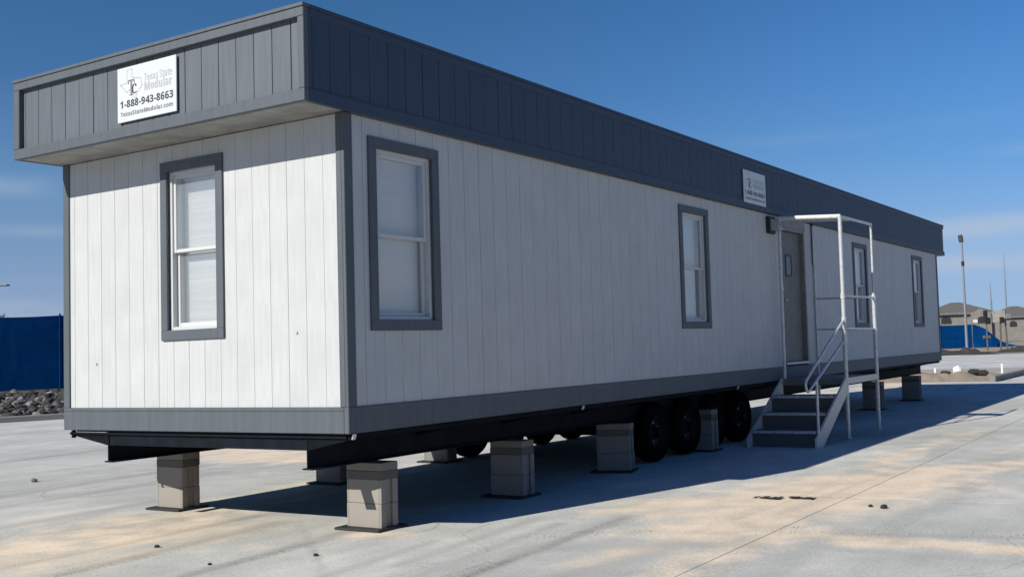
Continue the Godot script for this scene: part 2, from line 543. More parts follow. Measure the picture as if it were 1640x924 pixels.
func build_ground() -> void:
	var gm := StandardMaterial3D.new()
	gm.albedo_texture = ground_texture()
	gm.roughness = 0.88
	gm.detail_enabled = true
	gm.detail_blend_mode = BaseMaterial3D.BLEND_MODE_MUL
	gm.detail_albedo = ImageTexture.create_from_image(noise_image(41, 0.16, 0.80, 1.0))
	gm.detail_normal = tex["grit_n"]
	gm.detail_uv_layer = BaseMaterial3D.DETAIL_UV_2
	M["slab"] = gm
	var xs := []
	for i in 7:
		xs.append(2.8 + 5.6 * (i - 4))   # -19.6 .. 14
	var zs := []
	for i in 8:
		zs.append(-3.3 + 5.6 * (i - 4))  # -25.7 .. 13.5
	sheet("ground", -1500, 1500, -2500, 300, -0.05, M.field)
	var pv := sheet("concrete_pavement", xs[0], xs[-1], zs[0], zs[-1], -0.003, M.joint)
	for i in xs.size() - 1:
		for j in zs.size() - 1:
			part_mesh("concrete_slab", slab_mesh(xs[i] + 0.004, xs[i + 1] - 0.004, zs[j] + 0.004, zs[j + 1] - 0.004, rng.randf_range(-0.0005, 0.0005)), gm, pv)
	# the lot goes on beyond the slabs
	sheet("parking_lot_side", -60, xs[0], -80, 40, -0.006, M.lot)
	sheet("parking_lot_rear", xs[0], 60, -66, zs[0], -0.006, M.lot)
	sheet("parking_lot_east", xs[-1], 60, zs[0], 40, -0.006, M.lot)

# ------------------------------------------------------------------ office trailer
func boards(parent: Node, u0: float, u1: float, y0: float, y1: float, first: float, pitch: float, openings: Array, face: float, kind: String, called: String, gap := 0.0032) -> void:
	var cuts := [u0]
	var e := first
	while e < u1 - 0.02:
		if e > u0 + 0.02:
			cuts.append(e)
		e += pitch
	cuts.append(u1)
	for i in cuts.size() - 1:
		var inner := [cuts[i]]
		for o: Array in openings:
			for v: float in [o[0], o[1]]:
				if v > cuts[i] + 0.004 and v < cuts[i + 1] - 0.004:
					inner.append(v)
		inner.append(cuts[i + 1])
		inner.sort()
		var gg := gap * (2.0 if i % 6 == 0 else 1.0)
		var jig := rng.randf_range(-0.0008, 0.0008)
		var m: Material = M["%s%d" % [kind, rng.randi_range(0, 3)]]
		for k in inner.size() - 1:
			var a: float = inner[k] + (gg if k == 0 else 0.0)
			var b: float = inner[k + 1] - (gap if k == inner.size() - 2 else 0.0)
			if b - a < 0.01:
				continue
			var runs := [[y0, y1]]
			for o: Array in openings:
				if (a + b) * 0.5 > o[0] and (a + b) * 0.5 < o[1]:
					runs = [[y0, o[2]], [o[3], y1]]
			for r: Array in runs:
				if r[1] - r[0] < 0.01:
					continue
				var s := Vector3(snappedf(b - a, 0.0005), r[1] - r[0], 0.014)
				part_mesh(called, box_mesh(s, 0.002), m, parent, Vector3((a + b) * 0.5, (r[0] + r[1]) * 0.5, face - 0.007 + jig))

func wall_with_holes(u0: float, u1: float, y0: float, y1: float, openings: Array, zf: float, zb: float) -> SurfaceTool:
	var st := begin()
	var c := u0
	for o: Array in openings:
		span(st, Vector3(c, y0, zb), Vector3(o[0], y1, zf))
		span(st, Vector3(o[0], y0, zb), Vector3(o[1], o[2], zf))
		span(st, Vector3(o[0], o[3], zb), Vector3(o[1], y1, zf))
		c = o[1]
	span(st, Vector3(c, y0, zb), Vector3(u1, y1, zf))
	return st

func ring(st: SurfaceTool, x0: float, x1: float, y0: float, y1: float, w: float, z0: float, z1: float, ch := 0.003) -> void:
	span(st, Vector3(x0, y0, z0), Vector3(x0 + w, y1, z1), ch)
	span(st, Vector3(x1 - w, y0, z0), Vector3(x1, y1, z1), ch)
	span(st, Vector3(x0 + w, y0, z0 + 0.001), Vector3(x1 - w, y0 + w, z1 - 0.001), ch)
	span(st, Vector3(x0 + w, y1 - w, z0 + 0.001), Vector3(x1 - w, y1, z1 - 0.001), ch)

func make_window(parent: Node, u: float, y0: float, w: float, h: float, blind_off := 0.0) -> void:
	# local: x across from the middle, y up from the bottom of the casing, z out of the wall; z = 0 is the trim face
	var cw := 0.086
	var ow := w * 0.5 - cw + 0.004
	var st := begin()
	ring(st, -ow, ow, cw - 0.004, h - cw + 0.004, 0.034, -0.125, -0.03)
	var win := part("window", st, M.vinyl, parent, Vector3(u, y0, 0))
	st = begin(); span(st, Vector3(-w * 0.5, 0, -0.016), Vector3(w * 0.5, cw, 0.006), 0.003); part("casing", st, M.trim, win)
	st = begin(); span(st, Vector3(-w * 0.5, h - cw, -0.016), Vector3(w * 0.5, h, 0.006), 0.003); part("casing", st, M.trim, win)
	st = begin(); span(st, Vector3(-w * 0.5, cw, -0.016), Vector3(-w * 0.5 + cw, h - cw, 0.005), 0.003); part("casing", st, M.trim, win)
	st = begin(); span(st, Vector3(w * 0.5 - cw, cw, -0.016), Vector3(w * 0.5, h - cw, 0.005), 0.003); part("casing", st, M.trim, win)
	var ix := ow - 0.034
	var b := cw - 0.004 + 0.034
	var t := h - cw + 0.004 - 0.034
	var mid := (b + t) * 0.5
	st = begin(); ring(st, -ix, ix, mid - 0.018, t, 0.03, -0.072, -0.046); part("upper_sash", st, M.vinyl, win)
	st = begin(); ring(st, -ix, ix, b, mid + 0.016, 0.034, -0.104, -0.076); part("lower_sash", st, M.vinyl, win)
	st = begin(); span(st, Vector3(-ix + 0.028, mid + 0.01, -0.061), Vector3(ix - 0.028, t - 0.028, -0.057)); part("pane", st, M.glass, win)
	st = begin(); span(st, Vector3(-ix + 0.032, b + 0.032, -0.092), Vector3(ix - 0.032, mid - 0.016, -0.088)); part("pane", st, M.glass, win)
	# closed venetian blind: head rail and slats
	st = begin()
	span(st, Vector3(-ix, t - 0.03, -0.165), Vector3(ix, t + 0.02, -0.135), 0.003)
	var yy := b + 0.012
	while yy < t - 0.03:
		var bs := Basis(Vector3.RIGHT, deg_to_rad(-60 + rng.randf_range(-3, 3)))
		cbox(st, Vector3(blind_off, yy, -0.15), Vector3(ix * 2.0 - 0.012, 0.0016, 0.027), 0.0, bs)
		yy += 0.0225
	part("blind", st, M.blind, win)
	# closed box behind the blind
	st = begin()
	span(st, Vector3(-ow, cw, -0.185), Vector3(ow, h - cw, -0.175))
	span(st, Vector3(-ow, cw, -0.175), Vector3(-ow + 0.006, h - cw, -0.126))
	span(st, Vector3(ow - 0.006, cw, -0.175), Vector3(ow, h - cw, -0.126))
	part("reveal", st, M.backing, win)

func make_wheel(parent: Node, x: float, z: float, side: float) -> void:
	var st := begin()
	var r := 0.362
	var w := 0.105
	lathe(st, [Vector2(-w * 0.9, 0.2), Vector2(-w, 0.24), Vector2(-w, 0.31), Vector2(-w * 0.85, 0.345), Vector2(-w * 0.6, r), Vector2(-0.02, r), Vector2(-0.018, r - 0.01), Vector2(0.018, r - 0.01), Vector2(0.02, r), Vector2(w * 0.6, r), Vector2(w * 0.85, 0.345), Vector2(w, 0.31), Vector2(w, 0.24), Vector2(w * 0.9, 0.2)], 36)
	var wh := part("tyre", st, M.rubber, parent, Vector3(x, r, z))
	wh.name = "wheel"
	st = begin()
	lathe(st, [Vector2(w * 0.9, 0.205), Vector2(w * 0.95, 0.195), Vector2(w * 0.3, 0.175), Vector2(w * 0.1, 0.12), Vector2(w * 0.15, 0.09), Vector2(w * 0.5, 0.075), Vector2(w * 0.9, 0.065), Vector2(w * 0.9, 0.0)], 28)
	var rim := part("rim", st, M.rim, wh)
	st = begin()
	for i in 6:
		var t := TAU * i / 6.0
		tube(st, Vector3(w * 0.1, cos(t) * 0.115, sin(t) * 0.115), Vector3(w * 0.32, cos(t) * 0.115, sin(t) * 0.115), 0.012, 0.012, 6)
	var nuts := part("wheel_nuts", st, M.metal, wh)
	if side < 0.0:
		rim.rotation.y = PI
		nuts.rotation.y = PI

func build_office() -> void:
	var mid := Vector3(-WID * 0.5, 0, -LEN * 0.5)
	var t := thing("office_trailer", "long pale grey single-storey office trailer with dark grey fascia, raised on block piers", "mobile office", mid)
	var O := -mid
	# ---- long wall (faces +x); local x runs along -z from the near corner
	var wins := [0.665, 5.872, 12.555, 16.51]
	var ww := [0.82, 0.81, 0.82, 0.82]
	var wy := 1.622
	var whh := 1.545
	var open := []
	for i in 4:
		open.append([wins[i] - ww[i] * 0.5 + 0.05, wins[i] + ww[i] * 0.5 - 0.05, wy + 0.05, wy + whh - 0.05])
	open.insert(2, [8.68, 9.72, BAND_TOP, 3.17])
	var long := part("long_wall", wall_with_holes(0.06, LEN - 0.05, BAND_LOW + 0.05, SOFFIT, open, -0.0168, -0.12), M.backing, t, O)
	long.rotation.y = PI * 0.5
	boards(long, 0.088, LEN - 0.088, BAND_TOP, SOFFIT, 0.2033, 0.2033, open, -0.013, "siding", "siding_board", 0.0022)
	for i in 4:
		make_window(long, wins[i], wy, ww[i], whh, 0.0 if i != 1 else -0.01)
	# trim: bottom band in lengths, corner boards
	var c := 0.0
	for l: float in [4.88, 4.88, 4.88, LEN - 14.64]:
		var st0 := begin()
		span(st0, Vector3(c + 0.0006, BAND_LOW, -0.05), Vector3(c + l - 0.0006, BAND_TOP, 0.0), 0.004)
		part("band_board", st0, M.trim, long)
		c += l
	for e: Array in [[0.0, 0.09], [LEN - 0.09, LEN]]:
		var st1 := begin()
		span(st1, Vector3(e[0], BAND_TOP + 0.0006, -0.03), Vector3(e[1], SOFFIT, 0.0), 0.004)
		part("corner_board", st1, M.trim, long)
	# door
	var st := begin()
	span(st, Vector3(8.735, 1.10, -0.10), Vector3(9.665, 3.115, -0.055), 0.004)
	var door := part("door", st, M.door, t, O)
	door.rotation.y = PI * 0.5
	st = begin()
	span(st, Vector3(8.68, BAND_TOP + 0.002, -0.115), Vector3(8.73, 3.17, 0.008), 0.003)
	span(st, Vector3(9.67, BAND_TOP + 0.002, -0.115), Vector3(9.72, 3.17, 0.008), 0.003)
	span(st, Vector3(8.73, 3.12, -0.115), Vector3(9.67, 3.17, 0.007), 0.003)
	part("door_frame", st, M.door_frame, door)
	st = begin(); span(st, Vector3(8.66, 3.172, -0.012), Vector3(9.76, 3.285, 0.004), 0.003); part("head_board", st, M.door_frame, door)
	st = begin(); span(st, Vector3(8.73, 1.06, -0.11), Vector3(9.67, 1.098, 0.03), 0.004); part("threshold", st, M.white_steel, door)
	st = begin(); ring(st, 9.02, 9.27, 2.42, 2.76, 0.03, -0.056, -0.045); part("vision_frame", st, M.lamp_black, door)
	st = begin(); span(st, Vector3(9.05, 2.45, -0.055), Vector3(9.24, 2.73, -0.051)); part("vision_pane", st, M.dark_glass, door)
	st = begin(); tube(st, Vector3(8.83, 2.05, -0.056), Vector3(8.83, 2.05, 0.0), 0.014); tube(st, Vector3(8.82, 2.05, -0.004), Vector3(8.95, 2.05, -0.004), 0.011); tube(st, Vector3(8.83, 2.05, -0.056), Vector3(8.83, 2.05, -0.045), 0.034, 0.034, 16); part("handle", st, M.metal, door)
	st = begin(); tube(st, Vector3(8.83, 2.22, -0.056), Vector3(8.83, 2.22, -0.03), 0.03, 0.026, 16); part("deadbolt", st, M.metal, door)
	# wall lamp beside the door
	st = begin(); span(st, Vector3(8.22, 3.02, -0.014), Vector3(8.45, 3.27, 0.05), 0.008)
	var lamp := part("wall_lamp", st, M.lamp_black, t, O)
	lamp.rotation.y = PI * 0.5
	st = begin()
	var arc := []
	for i in 9:
		var a := PI * 0.5 * i / 8.0
		arc.append(Vector3(0, 3.06 + 0.17 * sin(a), 0.05 + 0.13 * cos(a)))
	arc.append(Vector3(0, 3.06, 0.05))
	for i in arc.size():
		arc[i].x = 8.25
	prism(st, arc, Vector3(0.17, 0, 0)); part("lens", st, M.lamp_lens, lamp)
	# conduit right of the door
	st = begin(); path_tube(st, [Vector3(10.08, 3.31, 0.012), Vector3(10.08, 2.65, 0.012)], 0.022); path_tube(st, [Vector3(10.08, 2.7, 0.008), Vector3(10.08, 1.05, 0.008)], 0.011)
	var cond := part("conduit", st, M.lamp_black, t, O)
	cond.rotation.y = PI * 0.5
	# ---- short end wall (faces +z); local x runs along +x from the far left corner
	var eo := [[1.492, 2.203, 1.675, 3.115]]
	var end := part("end_wall", wall_with_holes(0.06, WID - 0.06, BAND_LOW + 0.05, SOFFIT, eo, -0.0168, -0.12), M.backing, t, O + Vector3(-WID, 0, 0))
	boards(end, 0.088, WID - 0.088, BAND_TOP, SOFFIT, 3.62 - 0.2033 * 17, 0.2033, eo, -0.013, "siding", "siding_board", 0.0024)
	make_window(end, 1.8475, 1.618, 0.812, 1.548, 0.012)
	st = begin(); span(st, Vector3(0, BAND_LOW, -0.049), Vector3(WID - 0.0505, BAND_TOP - 0.03, -0.0005), 0.004); part("band_board", st, M.trim, end)
	st = begin(); span(st, Vector3(0, BAND_TOP - 0.0295, -0.049), Vector3(WID - 0.0505, BAND_TOP, 0.002), 0.003); part("band_cap", st, M.trim, end)
	st = begin(); span(st, Vector3(0.0, BAND_TOP + 0.0006, -0.03), Vector3(0.09, SOFFIT, -0.0005), 0.004); part("corner_board", st, M.trim, end)
	st = begin(); span(st, Vector3(WID - 0.09, BAND_TOP + 0.0006, -0.029), Vector3(WID - 0.0305, SOFFIT, 0.0), 0.004)
	span(st, Vector3(WID - 0.0305, BAND_TOP + 0.0006, -0.029), Vector3(WID - 0.0006, SOFFIT, -0.0006), 0.003); part("corner_board", st, M.trim, end)
	for p: Array in [[0.49, 1.44], [3.1, 1.63]]:
		st = begin(); tube(st, Vector3(p[0], p[1], -0.014), Vector3(p[0], p[1], -0.004), 0.014, 0.012, 10); part("screw_cap", st, M.siding2, end)
	# ---- the two walls on the far sides
	st = begin(); span(st, Vector3(-WID, BAND_LOW + 0.0, -LEN + 0.13), Vector3(-WID + 0.1, SOFFIT, -0.06)); part("rear_long_wall", st, M.siding1, t, O)
	st = begin(); span(st, Vector3(-WID, BAND_LOW + 0.0, -LEN), Vector3(-0.06, SOFFIT, -LEN + 0.12)); part("far_end_wall", st, M.siding1, t, O)
	# ---- floor, roof and fascia
	st = begin(); span(st, Vector3(-WID + 0.1, BAND_LOW - 0.02, -LEN + 0.12), Vector3(-0.06, BAND_LOW + 0.045, -0.06)); part("floor", st, M.underbelly, t, O)
	var ox := 0.048
	var x0 := -WID - ox
	var z1 := 0.4165
	var z0 := -LEN - 0.58
	st = begin(); span(st, Vector3(x0 + 0.06, FASCIA_TOP - 0.16, z0 + 0.06), Vector3(ox - 0.06, FASCIA_TOP - 0.06, z1 - 0.1)); part("roof", st, M.roof, t, O)
	st = begin(); span(st, Vector3(x0 + 0.012, FASCIA_LOW + 0.003, z0 + 0.012), Vector3(ox - 0.046, FASCIA_LOW + 0.02, z1 - 0.052)); part("soffit", st, M.soffit, t, O)
	# end fascia, a framed panel of boards
	var fl := ox - x0
	st = begin(); span(st, Vector3(0.02, FASCIA_LOW + 0.03, -0.10), Vector3(fl - 0.06, FASCIA_TOP - 0.03, -0.056))
	var fe := part("end_fascia", st, M.backing_dark, t, O + Vector3(x0, 0, z1))
	boards(fe, 0.08, fl - 0.06, FASCIA_LOW + 0.06, FASCIA_TOP - 0.09, 0.118, 0.2033, [], -0.042, "grey", "fascia_board")
	st = begin(); span(st, Vector3(0.0, FASCIA_TOP - 0.098, -0.05), Vector3(fl - 0.0005, FASCIA_TOP - 0.028, 0.0), 0.004); part("frame_board", st, M.trim, fe)
	st = begin(); span(st, Vector3(0.0, FASCIA_LOW, -0.05), Vector3(fl - 0.0005, FASCIA_LOW + 0.092, -0.0012), 0.004); part("frame_board", st, M.trim, fe)
	st = begin(); span(st, Vector3(0.0, FASCIA_LOW + 0.0925, -0.05), Vector3(0.085, FASCIA_TOP - 0.0985, 0.0), 0.004); part("frame_board", st, M.trim, fe)
	st = begin(); span(st, Vector3(fl - 0.065, FASCIA_LOW + 0.0925, -0.05), Vector3(fl - 0.0005, FASCIA_TOP - 0.0985, -0.0015), 0.004); part("frame_board", st, M.trim, fe)
	st = begin(); span(st, Vector3(-0.008, FASCIA_TOP - 0.0275, -0.06), Vector3(fl + 0.006, FASCIA_TOP, 0.009), 0.003); part("drip_edge", st, M.trim, fe)
	# long fascia; boards, backing and trim carry its shade in their colour
	var ll := z1 - z0
	st = begin(); span(st, Vector3(0.055, FASCIA_LOW + 0.02, -0.07), Vector3(ll - 0.02, FASCIA_TOP - 0.03, -0.024))
	var fs := part("long_fascia", st, M.backing_shaded, t, O + Vector3(ox, 0, z1))
	fs.rotation.y = PI * 0.5
	boards(fs, 0.085, ll - 0.06, FASCIA_LOW + 0.07, FASCIA_TOP - 0.07, 0.26, 0.2033, [], -0.010, "shaded_grey", "fascia_board", 0.0018)
	c = 0.0505
	for l: float in [4.88, 4.88, 4.88, ll - 14.64 - 0.0505]:
		st = begin(); span(st, Vector3(c, FASCIA_LOW, -0.045), Vector3(c + l - 0.001, FASCIA_LOW + 0.098, 0.0), 0.004); part("frame_board", st, M.trim_shaded, fs)
		st = begin(); span(st, Vector3(c, FASCIA_TOP - 0.09, -0.045), Vector3(c + l - 0.001, FASCIA_TOP - 0.028, -0.001), 0.004); part("frame_board", st, M.trim_shaded, fs)
		c += l
	st = begin(); span(st, Vector3(0.0505, FASCIA_LOW + 0.0985, -0.045), Vector3(0.085, FASCIA_TOP - 0.0905, -0.006), 0.003); part("frame_board", st, M.trim_shaded, fs)
	st = begin(); span(st, Vector3(0.061, FASCIA_TOP - 0.0275, -0.06), Vector3(ll + 0.006, FASCIA_TOP - 0.0005, 0.006), 0.003); part("drip_edge", st, M.trim_shaded, fs)
	st = begin(); span(st, Vector3(x0, FASCIA_LOW, z0), Vector3(x0 + 0.05, FASCIA_TOP, z1 - 0.052)); part("rear_long_fascia", st, M.trim, t, O)
	st = begin(); span(st, Vector3(x0 + 0.051, FASCIA_LOW, z0), Vector3(ox - 0.072, FASCIA_TOP, z0 + 0.05)); part("far_end_fascia", st, M.trim, t, O)
	# ---- steel underframe
	for bx: float in [-0.50, -3.05]:
		st = begin()
		span(st, Vector3(bx - 0.057, 0.55, -LEN + 0.05), Vector3(bx + 0.057, 0.562, -0.04), 0.002)
		span(st, Vector3(bx - 0.057, 0.806, -LEN + 0.05), Vector3(bx + 0.057, 0.818, -0.04), 0.002)
		span(st, Vector3(bx - 0.005, 0.562, -LEN + 0.05), Vector3(bx + 0.005, 0.806, -0.04))
		part("main_beam", st, M.beam_steel, t, O)
	var zz := -0.045
	var first := true
	while zz > -LEN + 0.1:
		for s: float in [0.0, 1.0]:
			# outrigger: tapers from the beam to the wall line
			st = begin()
			var xa := -0.02 if s == 0.0 else -WID + 0.02
			var xb := -0.507 if s == 0.0 else -3.043
			prism(st, [Vector3(xa, 0.817, zz), Vector3(xa, 0.795, zz), Vector3(xb, 0.70, zz), Vector3(xb, 0.817, zz)], Vector3(0, 0, -0.008))
			span(st, Vector3(minf(xa, xb), 0.80, zz - 0.05), Vector3(maxf(xa, xb), 0.806, zz - 0.007))
			part("outrigger", st, M.black_steel, t, O)
		st = begin()
		var low := 0.702 if first else 0.72
		span(st, Vector3(-3.04, low, zz - 0.012), Vector3(-0.51, 0.817, zz - 0.004), 0.002)
		span(st, Vector3(-3.04, low, zz - 0.06), Vector3(-0.51, low + 0.008, zz - 0.012))
		if first:
			span(st, Vector3(-3.6, 0.800, zz + 0.0), Vector3(-0.06, 0.817, zz + 0.02), 0.002)
		part("cross_member", st, M.black_steel if not first else M.beam_steel, t, O)
		first = false
		zz -= 1.22
	st = begin(); span(st, Vector3(-0.06, 0.79, -LEN + 0.1), Vector3(-0.03, 0.838, -0.05)); part("rim_joist", st, M.black_steel, t, O)
	# tie-down clips under the band
	for z: float in [-0.05, -3.2, -7.0, -11.5]:
		st = begin(); cbox(st, Vector3(0.0, 0.815, z), Vector3(0.012, 0.045, 0.035), 0.003, Basis(Vector3.FORWARD, 0.35)); part("tie_clip", st, M.galv, t, O)
	st = begin(); cbox(st, Vector3(-3.57, 0.80, -0.04), Vector3(0.03, 0.07, 0.03), 0.003); part("tie_clip", st, M.black_steel, t, O)
	# axles, springs and wheels
	for z: float in [-5.36, -6.20, -7.02, -7.84]:
		st = begin(); tube(st, Vector3(-0.3, 0.362, z), Vector3(-WID + 0.3, 0.362, z), 0.05, 0.05, 10)
		for bx: float in [-0.55, -3.0]:
			span(st, Vector3(bx - 0.03, 0.40, z - 0.35), Vector3(bx + 0.03, 0.44, z + 0.35), 0.004)
			span(st, Vector3(bx - 0.03, 0.40, z - 0.36), Vector3(bx + 0.03, 0.56, z - 0.31), 0.004)
			span(st, Vector3(bx - 0.03, 0.40, z + 0.31), Vector3(bx + 0.03, 0.56, z + 0.36), 0.004)
		part("axle", st, M.black_steel, t, O)
		make_wheel(t, -0.44 + O.x, z + O.z, 1.0)
		make_wheel(t, -WID + 0.34 + O.x, z + O.z, -1.0)

# ------------------------------------------------------------------ signs
func lettering(parent: Node, text: String, w: float, at: Vector3, m: Material, bold := 700, face := "Droid Sans") -> MeshInstance3D:
	var f := SystemFont.new()
	f.font_names = PackedStringArray([face])
	f.font_weight = bold
	var tm := TextMesh.new()
	tm.text = text
	tm.font = f
	tm.font_size = 32
	tm.depth = 0.002
	tm.pixel_size = 0.01
	var a := tm.get_aabb().size.x
	if a > 0.0:
		tm.pixel_size = 0.01 * w / a
	var o := MeshInstance3D.new()
	o.name = "lettering"
	o.mesh = tm
	o.material_override = m
	o.position = at
	parent.add_child(o, true)
	return o

func make_sign(label: String, at: Vector3, turn: float) -> void:
	var t := thing("sign", label, "sign", at, turn, "white company signs on the fascia")
	var st := begin()
	span(st, Vector3(-0.384, 0, 0), Vector3(0.384, 0.462, 0.012), 0.003)
	part("panel", st, M.sign_white, t)
	var zf := 0.0125
	var phone := lettering(t, "1-888-943-8663", 0.69, Vector3(0.0, 0.148, zf), M.ink)
	phone.scale.y = 0.85
	var url := lettering(t, "TexasStateModular.com", 0.68, Vector3(0.0, 0.066, zf), M.ink_mid, 600)
	url.scale.y = 0.85
	var a := lettering(t, "Texas State", 0.36, Vector3(0.155, 0.335, zf), M.ink_pale, 400)
	a.scale.y = 1.1
	var b := lettering(t, "Modular", 0.35, Vector3(0.150, 0.262, zf), M.ink_pale, 700)
	b.scale.y = 1.1
	var tl := lettering(t, "T", 0.085, Vector3(-0.195, 0.275, zf), M.ink_mid, 700, "Droid Serif")
	tl.scale.y = 1.3
	lettering(t, "C", 0.06, Vector3(-0.158, 0.262, zf + 0.001), M.ink, 700, "Droid Serif")
	# outline of the state behind the letters
	var pts := [[0.31, 1.0], [0.53, 1.0], [0.53, 0.72], [0.64, 0.68], [0.78, 0.66], [0.92, 0.62], [0.95, 0.45], [0.98, 0.38], [0.9, 0.3], [0.78, 0.2], [0.7, 0.1], [0.72, 0.0], [0.62, 0.03], [0.56, 0.14], [0.48, 0.28], [0.4, 0.32], [0.33, 0.24], [0.25, 0.28], [0.18, 0.38], [0.08, 0.48], [0.0, 0.54], [0.31, 0.56], [0.31, 1.0]]
	st = begin()
	for i in pts.size() - 1:
		var p := Vector3(-0.345 + pts[i][0] * 0.3, 0.185 + pts[i][1] * 0.25, zf)
		var q := Vector3(-0.345 + pts[i + 1][0] * 0.3, 0.185 + pts[i + 1][1] * 0.25, zf)
		var d := (q - p).normalized()
		var bs := Basis(d, d.cross(Vector3.BACK) * -1.0, Vector3.BACK)
		cbox(st, (p + q) * 0.5, Vector3((q - p).length() + 0.004, 0.006, 0.001), 0.0, bs)
	part("state_outline", st, M.ink_pale, t)

# ------------------------------------------------------------------ piers
func make_pier(label: String, at: Vector3, turn := 0.0, light := true) -> void:
	var t := thing("block_pier", label, "block pier", at, turn, "concrete block piers under the trailer")
	var st := begin(); span(st, Vector3(-0.27, 0, -0.17), Vector3(0.23, 0.022, 0.17), 0.005); part("pad", st, M.pad, t)
	for k in 2:
		var jx := rng.randf_range(-0.004, 0.004)
		st = begin()
		var y := 0.022 + 0.197 * k
		span(st, Vector3(-0.175, y, -0.095), Vector3(0.175, y + 0.195, 0.095), 0.004)
		for s: float in [-1.0, 1.0]:
			span(st, Vector3(minf(s * 0.174, s * 0.197), y, -0.095), Vector3(maxf(s * 0.174, s * 0.197), y + 0.195, -0.035), 0.004)
			span(st, Vector3(minf(s * 0.174, s * 0.197), y, 0.035), Vector3(maxf(s * 0.174, s * 0.197), y + 0.195, 0.095), 0.004)
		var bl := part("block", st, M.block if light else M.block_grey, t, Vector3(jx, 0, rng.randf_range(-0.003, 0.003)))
		bl.rotation.y = rng.randf_range(-0.02, 0.02)
	st = begin(); span(st, Vector3(-0.198, 0.4155, -0.097), Vector3(0.197, 0.484, 0.096), 0.004); part("plank", st, M.timber_dark, t)
	st = begin(); span(st, Vector3(-0.195, 0.4845, -0.095), Vector3(0.2, 0.5495, 0.095), 0.004); part("plank", st, M.timber, t)

